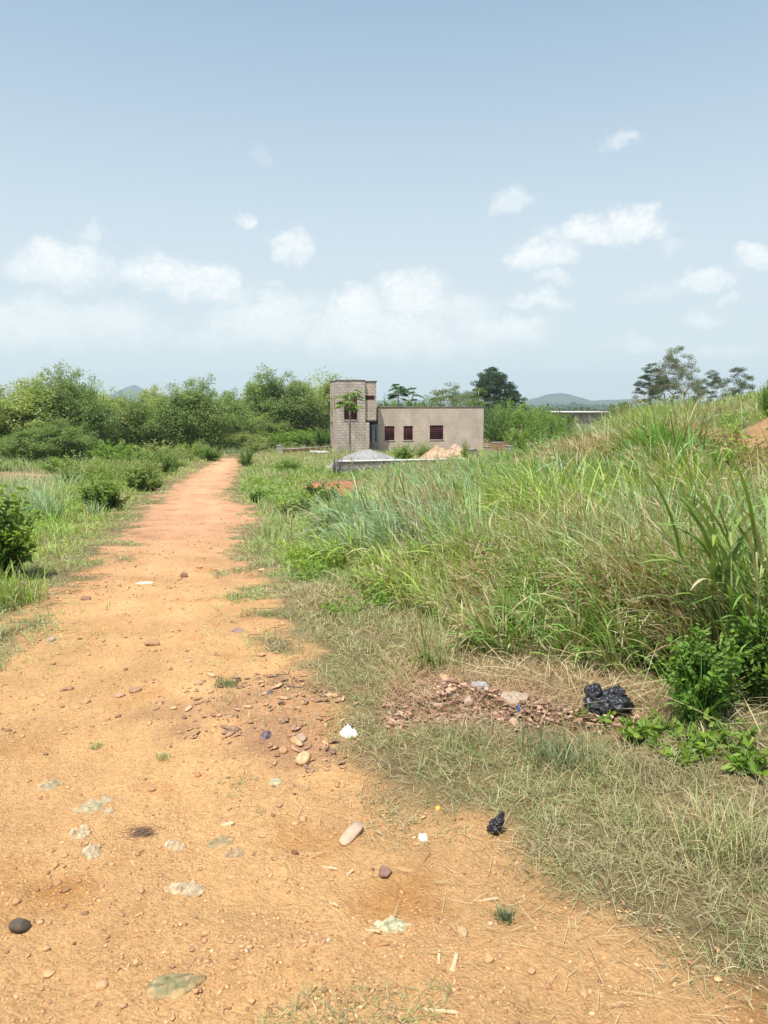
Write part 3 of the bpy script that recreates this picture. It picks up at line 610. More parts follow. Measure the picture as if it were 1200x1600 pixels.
# near shrubs on both verges
def near(name, label, cat, px, py, data, sc=1, **k):
    x, y = atp(px, py); return make_plant(name, label, cat, (x, y, float(gh(x, y))-.01), *data, sc=sc, sname='stems', stem_mat=M_stem, **k)
near('leafy_shrub', 'glossy leafy shrub cut by the left edge beside the road', 'shrub', 2, 905, shrub(61, 1.08, .42, 34, 55, .085, (.06,.13,.02), .5, (.22,.33,.04)))
near('leafy_shrub', 'dark green rounded shrub on the left verge with a grass tuft at its foot', 'shrub', 155, 800, shrub(62, .72, .42, 36, 50, .085, (.07,.15,.03), .5, (.2,.31,.06)))
near('leafy_shrub', 'small yellowish shrub right beside the dark verge shrub', 'shrub', 178, 798, shrub(63, .45, .28, 22, 40, .07, (.13,.17,.035), .5))
near('leafy_shrub', 'left one of two squat shrubs touching the road edge', 'shrub', 216, 768, shrub(64, .75, .42, 30, 44, .1, (.12,.2,.045), .5, (.26,.34,.09)))
near('leafy_shrub', 'right one of two squat shrubs touching the road edge', 'shrub', 237, 766, shrub(65, .62, .34, 26, 40, .1, (.11,.18,.045), .5, (.24,.31,.08)))
near('small_shrub', 'small dark green plant at the right edge of the road', 'shrub', 400, 789, shrub(66, .36, .2, 16, 30, .075, (.05,.11,.02), .6, (.14,.24,.05)))
for q, (px, py, h, w, lab) in enumerate([(520,800,.55,.5,'broad leaved cassava like weed patch left of the red soil heap'),(500,788,.5,.4,'broad leaved weed in front of the small orange heap'),(548,806,.5,.45,'pale broad leaved weed below the red soil heap'),(480,812,.42,.4,'low broad leaved weed nearest the road beside the red soil')]):
    near('broadleaf_weed', lab, 'weed', px, py, shrub(70+q, h, w, 22, 16, .13, (.12,.19,.05), .8, (.2,.26,.09)))
near('leafy_shrub', 'dark small leaved shrub at the foot of the cane grass', 'shrub', 1098, 1125, shrub(67, .5, .22, 44, 70, .036, (.06,.14,.022), .6, (.16,.28,.04)))
near('leafy_shrub', 'small leaved shrub at the right edge behind the cane grass', 'shrub', 1190, 1105, shrub(68, .55, .25, 40, 60, .036, (.06,.13,.022), .6, (.15,.26,.04)))
near('leafy_shrub', 'darker shrub deep in the grass left of the cane grass', 'shrub', 1040, 1060, shrub(69, .3, .2, 30, 50, .035, (.07,.13,.025), .6, (.14,.22,.04)))
for q, (px, py, s, lab) in enumerate([(925,1130,.6,'bright little weed just below the big black bag'),(1000,1160,1,'bright green broad leaved weed below and right of the big black bag'),(1045,1150,.8,'green broad leaved weed beside the longest fallen leaf'),(1090,1175,1.1,'low broad leaved weed in front of the dark shrub'),(1150,1170,1.1,'low weed between the dark shrub and the right edge'),(1175,1205,.8,'low weed at the right edge below the shrubs'),(660,1042,.7,'small green weed at the left end of the husk pile'),(1068,1190,.6,'small weed in the matted grass in front of the dark shrub')]):
    near('broadleaf_weed', lab, 'weed', px, py, shrub(80+q, .12*s, .16*s, 12, 8, .055, (.14,.25,.035), .5, (.24,.36,.05), up=.5))
# young banana like leaves on the left verge
bx, by = atp(205, 712)
bl = empty('banana_plant', gpt(bx, by), label='young banana plant with bent pale leaf ribs on the left verge', cat='banana plant')
rg = np.random.RandomState(5); n = 9; P = np.stack([rg.uniform(-.9, .9, n), rg.uniform(-.3, .3, n), np.zeros(n)], 1)
V, F, C = ribbons(P, rg.rand(n)*6.28, rg.uniform(.9, 1.6, n), .11, rg.uniform(.05, .3, n), rg.uniform(.4, 2.6, n), 7, np.array([.26,.36,.1]), np.array([.36,.46,.14]))
mesh_obj('leaves', V, F, M_leaf, bl, C)
[MB().tube(np.array([p, p+[.02, 0, .5]]), [.05, .03], 6).obj('stem', M_stem, bl) for p in P[:4]]

# ------------------------------------------------------------------ grasses
BG = np.array([.32,.445,.255]); YG = np.array([.33,.45,.10]); GRN = np.array([.19,.36,.07]); DRY = np.array([.52,.44,.26]); TAN = np.array([.40,.31,.18]); OLV = np.array([.39,.44,.20])
WIND = math.pi           # blades lean towards -X
def angmix(n, rg, kappa): return WIND+rg.vonmises(0, kappa, n)
def tall(name, label, N_, r0, r1, zonef, seed, nb, Lr, Wr, pal):
    rg = np.random.RandomState(seed); r = rg.uniform(r0, r1, N_); a = rg.uniform(R(-40), R(48), N_); x = r*np.sin(a); y = r*np.cos(a)
    keep = zonef(x, y); x, y, r = x[keep], y[keep], r[keep]; n = len(x)
    return x, y, r, n, rg
class Col:
    def __init__(s): s.V = []; s.F = []; s.C = []; s.n = 0
    def add(s, d):
        V, F, C = d; s.V.append(V); s.F.append(F+s.n); s.C.append(C); s.n += len(V)
    def obj(s, name, m, **k):
        o = mesh_obj(name, np.concatenate(s.V), np.concatenate(s.F), m, colr=np.clip(np.concatenate(s.C), .01, .95)); tag(o, kind='stuff', **k); return o
DPATCH = [(*atp(a_, b_), q_, c_) for a_, b_, q_, c_ in ((1030,990,.28,TAN),(1010,960,.25,DRY),(930,1000,.2,TAN),(770,960,.25,TAN),(765,930,.2,DRY),(920,760,1.3,DRY),(960,730,1.2,TAN*1.1),(1120,760,1.0,TAN*1.1),(1130,705,1.4,TAN*1.15),(1180,740,1.2,TAN*1.1),(880,735,1.3,DRY),(700,850,.5,TAN),(840,900,.35,DRY),(1060,740,1.0,GRN),(830,800,.9,GRN),(950,850,.5,YG))]
def patchcol(x, y, rg, n):
    q = fbm(x, y, 2.2, 3)*1.2+.06*rg.randn(n); p = fbm(x+40, y-12, 1.5, 3)*1.15+.07*rg.randn(n)
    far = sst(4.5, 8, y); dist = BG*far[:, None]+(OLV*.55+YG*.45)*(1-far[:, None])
    C = dist.copy(); m = q > .16; C[m] = YG; m = q < -.2; C[m] = GRN
    m = p > (.42-.14*(y < 8)); C[m] = DRY; m = p < -.5; C[m] = TAN
    for (qx, qy, qr, cc_) in DPATCH:
        k_ = ((x-qx)**2+((y-qy)*.7)**2)/(qr*qr)+fbm(x, y, .5, 3)*1.2+.2*rg.randn(n) < 1; C[k_] = cc_
    return C
G = Col(); rg = np.random.RandomState(100)
N_ = 6500; r = 3.1+(34-3.1)*rg.rand(N_)**1.25; a = rg.uniform(R(-12), R(50), N_); x = r*np.sin(a); y = r*np.cos(a)
d = sdp(TALL, x, y)+fbm(x, y, .8, 3)*.5; keep = (d < 0) & (sdp(REDS, x, y) > -.05) & (sdp(SCAR, x, y)+fbm(x, y, .6, 2) > .1) & (fbm(x+9, y+5, .8, 3) > -.42); x, y, r, d = x[keep], y[keep], r[keep], d[keep]
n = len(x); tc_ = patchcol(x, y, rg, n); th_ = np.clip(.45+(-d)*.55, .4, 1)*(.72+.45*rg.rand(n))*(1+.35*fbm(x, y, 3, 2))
th_ = th_*(1-.25*sst(10, 20, y))*np.where(y > 10, 1.12, np.interp(x, [0, 1.2, 2.2, 20], [.74, .86, 1.12, 1]))*np.interp(x, [0, 6, 9, 30], [1, 1, 1.22, 1.22])*(.42+.58*sst(-.2, .6, sdp(SCARF, x, y)))*(.62+.38*sst(-.42, -.1, fbm(x+9, y+5, .8, 3)))
NB = 34; ids = np.repeat(np.arange(n), NB); nn = len(ids)
spr = .035+.03*np.sqrt(r[ids]/6); oa = rg.randn(nn)*spr; ob = rg.randn(nn)*spr
bx_ = x[ids]+oa; by_ = y[ids]+ob
L_ = th_[ids]*rg.uniform(.55, 1.15, nn)*1.0
aa = np.where(rg.rand(nn) < .66, angmix(nn, rg, 3.2), np.arctan2(ob, oa)+rg.randn(nn)*.4)
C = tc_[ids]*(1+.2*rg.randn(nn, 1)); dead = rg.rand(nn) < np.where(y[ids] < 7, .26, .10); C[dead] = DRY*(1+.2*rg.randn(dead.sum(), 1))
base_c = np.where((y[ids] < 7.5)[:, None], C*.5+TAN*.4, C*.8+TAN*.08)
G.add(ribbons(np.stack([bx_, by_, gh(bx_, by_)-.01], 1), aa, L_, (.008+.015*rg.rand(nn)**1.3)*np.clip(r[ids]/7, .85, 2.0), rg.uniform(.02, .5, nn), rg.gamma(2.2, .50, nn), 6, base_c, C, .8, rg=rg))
print('tall tussocks', n)
# dead standing stalks
m = rg.randint(0, n, 900); px_ = x[m]+rg.randn(900)*.15; py_ = y[m]+rg.randn(900)*.15
G.add(ribbons(np.stack([px_, py_, gh(px_, py_)], 1), angmix(900, rg, 1.5), rg.uniform(.6, 1.25, 900)*th_[m], .006*np.clip(r[m]/6, .9, 2.5), rg.uniform(0, .5, 900), rg.uniform(0, .5, 900), 4, DRY*np.ones((900, 3)), DRY*1.1, .5, rg=rg))
m = rg.randint(0, n, 1600); px_ = x[m]+rg.randn(1600)*.2; py_ = y[m]+rg.randn(1600)*.2
G.add(ribbons(np.stack([px_, py_, gh(px_, py_)+.25*rg.rand(1600)], 1), rg.rand(1600)*6.283, rg.uniform(.3, .8, 1600)*th_[m], .006*np.clip(r[m]/6, .9, 2.5), rg.uniform(.6, 1.5, 1600), rg.uniform(-.6, 1.2, 1600), 4, TAN*np.ones((1600, 3)), DRY, .8, rg=rg))
n_s = 420; m = rg.randint(0, n, n_s); px_ = x[m]+rg.randn(n_s)*.12; py_ = y[m]+rg.randn(n_s)*.12; hs = th_[m]*rg.uniform(.85, 1.3, n_s); z0_ = gh(px_, py_); le = rg.uniform(.05, .4, n_s)
G.add(ribbons(np.stack([px_, py_, z0_], 1), np.full(n_s, WIND), hs, .005*np.clip(r[m]/6, .9, 2.2), le, 0, 4, OLV*np.ones((n_s, 3)), DRY, .2, rg=rg))
top_ = np.stack([px_-np.sin(le)*hs, py_, z0_+np.cos(le)*hs], 1); ii = np.repeat(np.arange(n_s), 14); k_ = len(ii); dd_ = rg.randn(k_, 3)*.45; dd_[:, 2] += 1.0; dd_[:, 0] -= .5
vv, ff, ccx = leaves(top_[ii]-np.stack([np.zeros(k_), np.zeros(k_), .16*rg.rand(k_)], 1), dd_, .05+.05*rg.rand(k_), .007*np.clip(r[m][ii]/6, .9, 2.2), cjit((.56,.46,.30), k_, .12, rg), rg, 1); G.add((vv, ff, ccx))
# plumed tops on the bank against the sky
m = np.where((x > 6) & (y > 9))[0]; m = rg.choice(m, 500); px_, py_ = x[m]+rg.randn(500)*.1, y[m]+rg.randn(500)*.1
G.add(ribbons(np.stack([px_, py_, gh(px_, py_)], 1), angmix(500, rg, 2), rg.uniform(.9, 1.5, 500), .014, rg.uniform(0, .3, 500), rg.uniform(.1, .8, 500), 6, OLV*np.ones((500, 3)), DRY*1.1, .5, rg=rg))
G.obj('tall_grass', M_grass, label='tall wind bent guinea grass covering the right bank', cat='grass')

# herbs in and around the tall grass
Hh = Col(); N_ = 42000; r = np.exp(rg.uniform(math.log(3.2), math.log(38), N_)); a = rg.uniform(R(-40), R(46), N_); x = r*np.sin(a); y = r*np.cos(a)
q = fbm(x+70, y+30, 1.6, 3); inT = sdp(TALL, x, y) < .1; inM = sdp(MIDV, x, y) < .2; dR = sdp(ROAD, x, y); left = (x < 0) & ~inM & (dR > 1.3) & (y > 6)
keep = (inT & (q > .06)) | (inM & (q > -.05) & (dR > .5)) | (left & (q > .03)); keep &= (sdp(REDS, x, y) > -.1) & (sdp(BARE, x, y) > 0) & (sdp(LITTER, x, y) > .1)& (sdp(SCAR, x, y) > 0)
x, y, r = x[keep], y[keep], r[keep]; n = len(x); NB = 7; ids = np.repeat(np.arange(n), NB); nn = len(ids)
hh = (.08+.20*rg.rand(n))*np.clip(r/9, .45, 1.1); hh = np.where(sdp(TALL, x, y) < -.3, .15+.62*rg.rand(n), hh); P = np.stack([x[ids]+rg.randn(nn)*.05*np.clip(r[ids]/6, .6, 2), y[ids]+rg.randn(nn)*.05*np.clip(r[ids]/6, .6, 2), gh(x, y)[ids]+hh[ids]*rg.rand(nn)], 1)
Dd = rg.randn(nn, 3); Dd[:, 2] = Dd[:, 2]*.4+.3; ls = (.03+.03*rg.rand(nn))*np.clip(r[ids]/6, .8, 2.4)
cc = np.where((fbm(x, y, 3, 2) > 0)[:, None], [[.30,.42,.07]], [[.2,.34,.055]])[ids]*(1+.2*rg.randn(nn, 1))
Hh.add(leaves(P, Dd, ls, ls*.36, cc, rg, 2)); Hh.obj('low_herbs', M_leaf, label='bright green leafy herbs growing among the grass', cat='weeds')

# short, matted and verge grass
S = Col()
def short(N_, r0, r1, seed, al=-42, ar=42):
    rg = np.random.RandomState(seed); r = np.exp(rg.uniform(math.log(r0), math.log(r1), N_)); a = rg.uniform(R(al), R(ar), N_); x = r*np.sin(a); y = r*np.cos(a)
    dR = sdp(ROAD, x, y)+.20*sst(5, 13, r); e = dR+fbm(x, y, .45, 4)*.5*np.clip(r/4, .6, 1.6); inT = sdp(TALL, x, y); rgt = x > -.6
    cl_ = fbm(x+3, y+8, .16, 3)
    dens = sst(-.12, .34, e)*(.60+.6*sst(-.35, .3, cl_)); dens = np.where((y < 4.2) & (x > -.5), dens*(.30+.75*sst(-.15, .22, fbm(x+11, y-7, .3, 3))), dens)
    # thin tufts strewn on the bare soil
    tuft = (fbm(x-8, y+2, .33, 3) > .30) & (dR > -1.6) & (dR < 0) & (x > -.9) & (y < 4.6)
    dens = np.where(tuft, np.maximum(dens, .30), dens)
    dens = np.maximum(dens, ((dR < 0) & (dR > -.5) & (y > 4))*.10*(cl_ > .1))
    lit = np.minimum(sdp(LITTER, x, y), sdp(LITTER2, x, y)+.25); dens = dens*sst(-.08, .2, lit+fbm(x, y, .2, 3)*.25)+.16*(lit < 0)
    dens = dens*np.where(sdp(DRYZ, x, y)+fbm(x, y, .4, 3)*.4 < 0, .45+.5*(fbm(x-4, y+8, .25, 3) > 0), 1)
    dens = dens*(sdp(BARE, x, y) > fbm(x, y, 1, 2))*(sdp(REDS, x, y)+fbm(x, y, .6, 3) > -.1)*np.where(inT < -.6, .35, 1)*(sdp(SCAR, x, y) > 0)
    k = rg.rand(N_) < dens; x, y, r, e, inT = x[k], y[k], r[k], e[k], inT[k]; n = len(x)
    lf = (x < -.8) & (sdp(MIDV, x, y) > 0)
    L = np.full(n, .048)*rg.uniform(.5, 1.4, n)*(1+.9*sst(0, .7, e))
    L = np.where(lf, (.05+.22*sst(.1, 1.6, e)+.22*sst(1.6, 3.2, e)*(y > 9))*(.6+.8*sst(-.3, .3, fbm(x+4, y, 1.2, 3)))*rg.uniform(.6, 1.3, n), L)
    md = ~lf & (y > 5); L = np.where(md, L*(1+1.9*sst(5, 14, y)*sst(0, 1.0, e)), L)
    C = np.where(lf[:, None], np.where((sst(.3, .8, e)*(1-sst(2.2, 3.2, e)) > .5)[:, None], YG*1.05, OLV), np.where((y > 7)[:, None], GRN*.6+OLV*.5, np.array([.37,.36,.185])))
    C = np.where((lf & (e > 2.6))[:, None], BG*.55+OLV*.5, C)
    dz_ = (sdp(DRYZ, x, y)+fbm(x, y, .5, 3)*.5 < 0)[:, None]; C = np.where(dz_, TAN*.55+C*.45, C)
    pq = fbm(x+5, y-3, .5, 3); C = C*(1+.35*pq[:, None]); g2 = (fbm(x-30, y+4, .7, 3) > .12); C[g2] = C[g2]*.6+GRN*.4
    dry = rg.rand(n) < np.where(lf, .16, np.where(y > 7, .2, .46)); C[dry] = (DRY*.9)*(1+.18*rg.randn(dry.sum(), 1))
    C = C*(1+.16*rg.randn(n, 1))
    W = .0023*np.clip(r/2.6, .9, 12)*rg.uniform(.7, 1.4, n)
    t0 = rg.uniform(.2, 1.35, n)*np.where(L > .2, .45, 1); bend = rg.uniform(0, 1.3, n)
    az_ = rg.rand(n)*6.283; wv = rg.rand(n) < .35; az_[wv] = angmix(wv.sum(), rg, 1.2)
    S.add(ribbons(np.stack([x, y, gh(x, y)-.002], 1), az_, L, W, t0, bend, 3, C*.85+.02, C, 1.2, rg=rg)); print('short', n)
short(230000, 1.6, 7, 201); short(200000, 6, 75, 202, -38, 34)
# straws lying about
rg = np.random.RandomState(9); n = 2200; r = np.exp(rg.uniform(math.log(1.7), math.log(7), n)); a = rg.uniform(R(-12), R(40), n); x = r*np.sin(a); y = r*np.cos(a)
dR = sdp(ROAD, x, y); k = (dR > -.7) & (rg.rand(n) < sst(-.7, .1, dR)); x, y, r = x[k], y[k], r[k]; n = len(x)
S.add(ribbons(np.stack([x, y, gh(x, y)+.004+.02*rg.rand(n)], 1), rg.rand(n)*6.283, rg.uniform(.03, .11, n), .002, rg.uniform(1.35, 1.6, n), rg.uniform(-.25, .3, n), 3, DRY*1.1, DRY*1.25, .3, rg=rg))
S.obj('short_grass', M_grass, label='short matted green and straw coloured grass on the verges', cat='grass')

# tussocks one can tell apart
def tussock(label, px, py, n, L0, c, W=.01, spread=.09, kap=.6, dryf=.1, seed=1, bend=.5, name='grass_tussock'):
    rg = np.random.RandomState(seed); x, y = atp(px, py); o = None
    P = np.stack([np.clip(rg.randn(n), -1.7, 1.7)*spread, np.clip(rg.randn(n), -1.7, 1.7)*spread, np.zeros(n)], 1); P[:, 2] = gh(x+P[:, 0], y+P[:, 1])-gh(x, y)-.01
    C = cjit(c, n, .14, rg); dd = rg.rand(n) < dryf; C[dd] = cjit(DRY, dd.sum(), .12, rg)
    az_ = rg.rand(n)*6.283; w = rg.rand(n) < .4; az_[w] = angmix(w.sum(), rg, 1.5)
    V, F, C = ribbons(P, az_, L0*rg.uniform(.5, 1.1, n), W*rg.uniform(.6, 1.3, n), rg.uniform(.03, .55, n), rg.gamma(2, bend/2, n), 6, C*.8, C, .8, rg=rg)
    o = mesh_obj(name, V, F, M_grass, colr=C); o.location = (x, y, float(gh(x, y))); tag(o, label, 'grass'); return o
tussock('pale blue green grass tussock on the left verge behind the leafy shrub', 66, 822, 260, .85, BG*1.1, .016, .2, seed=1, bend=.5)
tussock('fresh green grass tussock at the left edge below the leafy shrub', 22, 945, 220, .42, YG, .009, .14, seed=2, bend=.9)
tussock('small spiky grass tuft at the foot of the dark verge shrub', 150, 808, 50, .42, BG*1.1, .016, .08, seed=3, bend=.5)
tussock('upright reed like grass tuft at the left end of the husk pile', 686, 1050, 70, .55, OLV*1.1, .007, .07, seed=4, bend=.7)
tussock('loose wiry tuft at the right edge in the matted grass', 1130, 1330, 260, .26, OLV*1.1, .0035, .09, seed=5, dryf=.45, bend=.7)
tussock('bluish tuft in the matted grass below the middle of the husk pile', 870, 1190, 240, .2, (.22,.28,.14), .0035, .09, seed=6, bend=.7)
tussock('small dark green tuft on bare soil below the small black bag', 790, 1432, 160, .055, (.12,.19,.09), .0032, .016, seed=7, bend=.6)
tussock('flat green grass patch on the road left of the husks', 355, 1077, 320, .05, (.16,.22,.09), .0035, .035, seed=8, bend=.6)
tussock('tiny tuft of grass growing in the lower middle of the road', 152, 1172, 110, .045, OLV, .003, .016, seed=9)
tussock('tiny grass tuft in the road beside the left of the stony patch', 256, 1187, 130, .045, OLV, .003, .018, seed=10)
tussock('spiky grass tuft at the foot of the cane grass', 1080, 1135, 110, .4, GRN*1.1, .006, .03, seed=11, bend=.7)
tussock('green tussock standing alone behind the wiry grass near the field edge', 480, 880, 240, .33, YG, .008, .16, seed=12, bend=.9)

# cane grass at the right edge
cx_, cy_ = atp(1168, 1075)
cane = empty('cane_grass', (cx_, cy_, float(gh(cx_, cy_))), label='big cane grass with broad arching leaves at the right edge', cat='cane grass')
rg = np.random.RandomState(77); sm = MB(); LV = Col()
for k in range(13):
    b = np.array([rg.randn()*.11, rg.randn()*.12, -.02]); Ls = rg.uniform(.55, 1.05); az_ = WIND+rg.randn()*1.1; t0 = rg.uniform(.02, .28)
    t = np.linspace(0, 1, 7)[:, None]; d = np.array([math.cos(az_)*math.sin(t0), math.sin(az_)*math.sin(t0), math.cos(t0)]); path = b+d*Ls*t
    sm.tube(path, np.linspace(.009, .005, 7), 6, c=cjit((.3,.34,.13), 1, .1, rg)[0])
    nl = 8; q = np.linspace(.12, 1, nl); P = b+d*Ls*q[:, None]; az2 = np.where(np.arange(nl) % 2 == 0, az_, az_+math.pi)+rg.randn(nl)*.5
    az2 = np.where(rg.rand(nl) < .45, WIND+rg.randn(nl)*.6, az2)
    cc = cjit(np.array([.2,.3,.075]), nl, .14, rg); dd = rg.rand(nl) < .14; cc[dd] = cjit(DRY, dd.sum(), .1, rg)
    LV.add(ribbons(P, az2, rg.uniform(.4, .85, nl), rg.uniform(.018, .036, nl), rg.uniform(.15, .6, nl), rg.uniform(.4, 1.9, nl), 9, cc*.9, cc, .5, rg=rg))
sm.obj('stems', mat('cane_stem', rough=.6, attr=True), cane, True)
mesh_obj('leaves', np.concatenate(LV.V), np.concatenate(LV.F), M_grass, cane, np.clip(np.concatenate(LV.C), .01, .9))
# long fallen dry leaves reaching out of the grass
DR = Col(); n = 230; px_ = rg.uniform(760, 1200, n); py_ = 1005+(px_-760)*.24+rg.uniform(-30, 70, n); x, y = at(px_, py_)
DR.add(ribbons(np.stack([x, y, gh(x, y)+rg.uniform(.01, .12, n)], 1), rg.rand(n)*6.283, rg.uniform(.15, .42, n), rg.uniform(.002, .0055, n), rg.uniform(.9, 1.5, n), rg.uniform(0, .6, n), 5, DRY*.95, DRY*1.2, .6, rg=rg))
n = 5200; px_ = rg.uniform(600, 1060, n); py_ = 1085+rg.randn(n)*32; x, y = at(px_, py_)
DR.add(ribbons(np.stack([x, y, gh(x, y)+rg.uniform(0, .03, n)], 1), rg.rand(n)*6.283, rg.uniform(.05, .2, n), .0022, rg.uniform(1.0, 1.6, n), rg.uniform(-.3, .6, n), 4, np.array([.40,.24,.15])*np.ones((n, 3)), DRY*.85+np.array([.05,-.03,-.03]), .6, rg=rg))
DR.obj('dry_straw', M_dry, label='dry fallen straw and dead leaves along the foot of the tall grass', cat='straw')

# far bush land beyond everything: uncountable
rg = np.random.RandomState(31); N_ = 900; r = rg.uniform(260, 1600, N_); a = rg.uniform(R(-42), R(42), N_); x = r*np.sin(a); y = r*np.cos(a); z = hgt(x, y)
Fw = Col(); NB = 120; ids = np.repeat(np.arange(N_), NB); nn = len(ids); s = rg.uniform(3, 7, N_)*(1+r/1200); u = rg.randn(nn, 3); u /= np.linalg.norm(u, axis=1)[:, None]; u *= rg.rand(nn, 1)**.3
P = np.stack([x[ids]+u[:, 0]*s[ids]*1.1, y[ids]+u[:, 1]*s[ids], z[ids]+s[ids]*.42*(1+u[:, 2])], 1)
cc = cjit((.07,.11,.04), N_, .15, rg)[ids]*(1+.2*rg.randn(nn, 1)); Fw.add(leaves(P, rg.randn(nn, 3), s[ids]*.33, s[ids]*.22, cc, rg, 1, .2, .8))
Fw.obj('distant_woodland', M_leaf, label='far bushland reaching to the hills, fading into haze', cat='woodland')

# ------------------------------------------------------------------ pebbles and husks
rg = np.random.RandomState(3)
def many_stones(N_, xs, ys, size, colr, seed, name, m, label, cat, flat=.6):
    rg = np.random.RandomState(seed); V0, F0 = ICO0; n = len(xs); z = gh(xs, ys)
    Rm = rg.randn(n, 3, 3); Q = np.linalg.qr(Rm)[0]
    V = V0[None]*(1+.28*rg.randn(n, 12, 1))*np.stack([rg.uniform(.7, 1.3, n), rg.uniform(.6, 1, n), rg.uniform(.5, .9, n)], 1)[:, None]
    V = np.einsum('nij,nkj->nki', Q, V)*size[:, None, None]; V[:, :, 2] *= flat; V = V+np.stack([xs, ys, z+size*.22+.003], 1)[:, None]
    F = (np.arange(n)*12)[:, None, None]+F0[None]
    o = mesh_obj(name, V.reshape(-1, 3), F.reshape(-1, 3), m, colr=np.repeat(np.clip(colr, .02, .9), 12, 0)); tag(o, label, cat, kind='stuff'); return o
N_ = 70000; r = np.exp(rg.uniform(math.log(1.5), math.log(16), N_)); a = rg.uniform(R(-42), R(36), N_); x = r*np.sin(a); y = r*np.cos(a); dR = sdp(ROAD, x, y)
dn = (.30+.7*sst(-.1, .35, fbm(x+2, y+2, .5, 3)))*(dR < .15); k = rg.rand(N_) < dn; x, y, r = x[k], y[k], r[k]; n = len(x)
sz = .0019+.0023*rg.gamma(1.0, 1, n)*np.clip(r/3.5, .9, 2.6); sz = np.minimum(sz, .017)
C = np.array([.54,.31,.155])*(1+.18*rg.randn(n, 1)); q = rg.rand(n) < .22; C[q] = np.array([.34,.18,.10])*(1+.2*rg.randn(q.sum(), 1)); q = rg.rand(n) < .02; C[q] = [.52,.38,.24]
many_stones(n, x, y, sz, C, 5, 'gravel', M_pebble, 'loose laterite pebbles scattered over the dirt road', 'gravel')
N2 = 5200; r = np.exp(rg.uniform(math.log(2.2), math.log(14), N2)); a = rg.uniform(R(-38), R(12), N2); x = r*np.sin(a); y = r*np.cos(a)
k = (sdp(ROAD, x, y) < -.05) & (fbm(x+1, y-6, .6, 3) > .10-.12*(x > -1.1)) & (rg.rand(N2) < .30); x, y, r = x[k], y[k], r[k]; n = len(x)
C = np.array([.40,.23,.13])*(1+.22*rg.randn(n, 1)); many_stones(n, x, y, np.minimum(.005+.0045*rg.gamma(1.2, 1, n), .022)*np.clip(r/5, .7, 1.3), C, 15, 'soil_clods', M_pebble, 'flat brown clods and stone flakes trodden into the dirt road', 'clods', .35)
def husks(n, P_, seed, size, cols, name, label, up=.03):
    rg = np.random.RandomState(seed); bb = P_.min(0), P_.max(0); x = rg.uniform(bb[0][0], bb[1][0], n*6); y = rg.uniform(bb[0][1], bb[1][1], n*6)
    k = sdp(P_, x, y)+fbm(x, y, .15, 3)*.22 < .0; x, y = x[k][:n], y[k][:n]; n = len(x); g_ = 4; u, v = np.meshgrid(np.linspace(-1, 1, g_), np.linspace(-1, 1, g_)); u = u.ravel(); v = v.ravel()
    rr = 1-.25*(u*u*v*v); A = rg.uniform(.5, 1, n); cv = rg.uniform(-.2, .8, n)
    X = (u[None]+rg.randn(n, g_*g_)*.13)*rr*size*A[:, None]*rg.uniform(.8, 2.0, n)[:, None]; Y = (v[None]+rg.randn(n, g_*g_)*.13)*rr*size*A[:, None]*.62; Z = -cv[:, None]*(Y**2)/size*2.2+rg.randn(n, g_*g_)*size*.07
    Vv = np.stack([X, Y, Z], -1)*np.exp(rg.randn(n)*.38)[:, None, None]; ang = rg.rand(n)*6.283
    tx = rg.randn(n)*(.65 if up > .02 else .18); ca, sa = np.cos(ang), np.sin(ang); ct, s_ = np.cos(tx), np.sin(tx)
    y1 = Vv[..., 1]*ct[:, None]-Vv[..., 2]*s_[:, None]; z1 = Vv[..., 1]*s_[:, None]+Vv[..., 2]*ct[:, None]; x1 = Vv[..., 0]
    x2 = x1*ca[:, None]-y1*sa[:, None]; y2 = x1*sa[:, None]+y1*ca[:, None]; pile = sst(0, .25, -sdp(P_, x, y))*up
    V = np.stack([x2+x[:, None], y2+y[:, None], z1+(gh(x, y)+.012+pile*rg.rand(n))[:, None]], -1)
    b = (np.arange(g_-1)[:, None]*g_+np.arange(g_-1)[None]).ravel(); f = np.stack([b, b+1, b+g_+1, b+g_], 1); F = (np.arange(n)*g_*g_)[:, None, None]+f[None]
    cc = np.array(cols)[rg.randint(0, len(cols), n)]*(1+.15*rg.randn(n, 1))
    o = mesh_obj(name, V.reshape(-1, 3), F.reshape(-1, 4), M_litter, colr=np.clip(np.repeat(cc, g_*g_, 0), .02, .8), smooth=True); md = o.modifiers.new('s', 'SOLIDIFY'); md.thickness = .002; tag(o, label, 'husks', kind='stuff')
husks(1000, LITTER, 1, .016, [(.40,.22,.15), (.31,.17,.12), (.46,.29,.2), (.22,.12,.09), (.50,.35,.25)], 'husk_pile', 'reddish brown dry husks dumped along the edge of the grass', .075)
husks(200, LITTER2, 2, .015, [(.42,.25,.15), (.34,.2,.13), (.48,.30,.17), (.26,.16,.11)], 'scattered_husks', 'flat brown husks trodden into the right side of the road', .004)

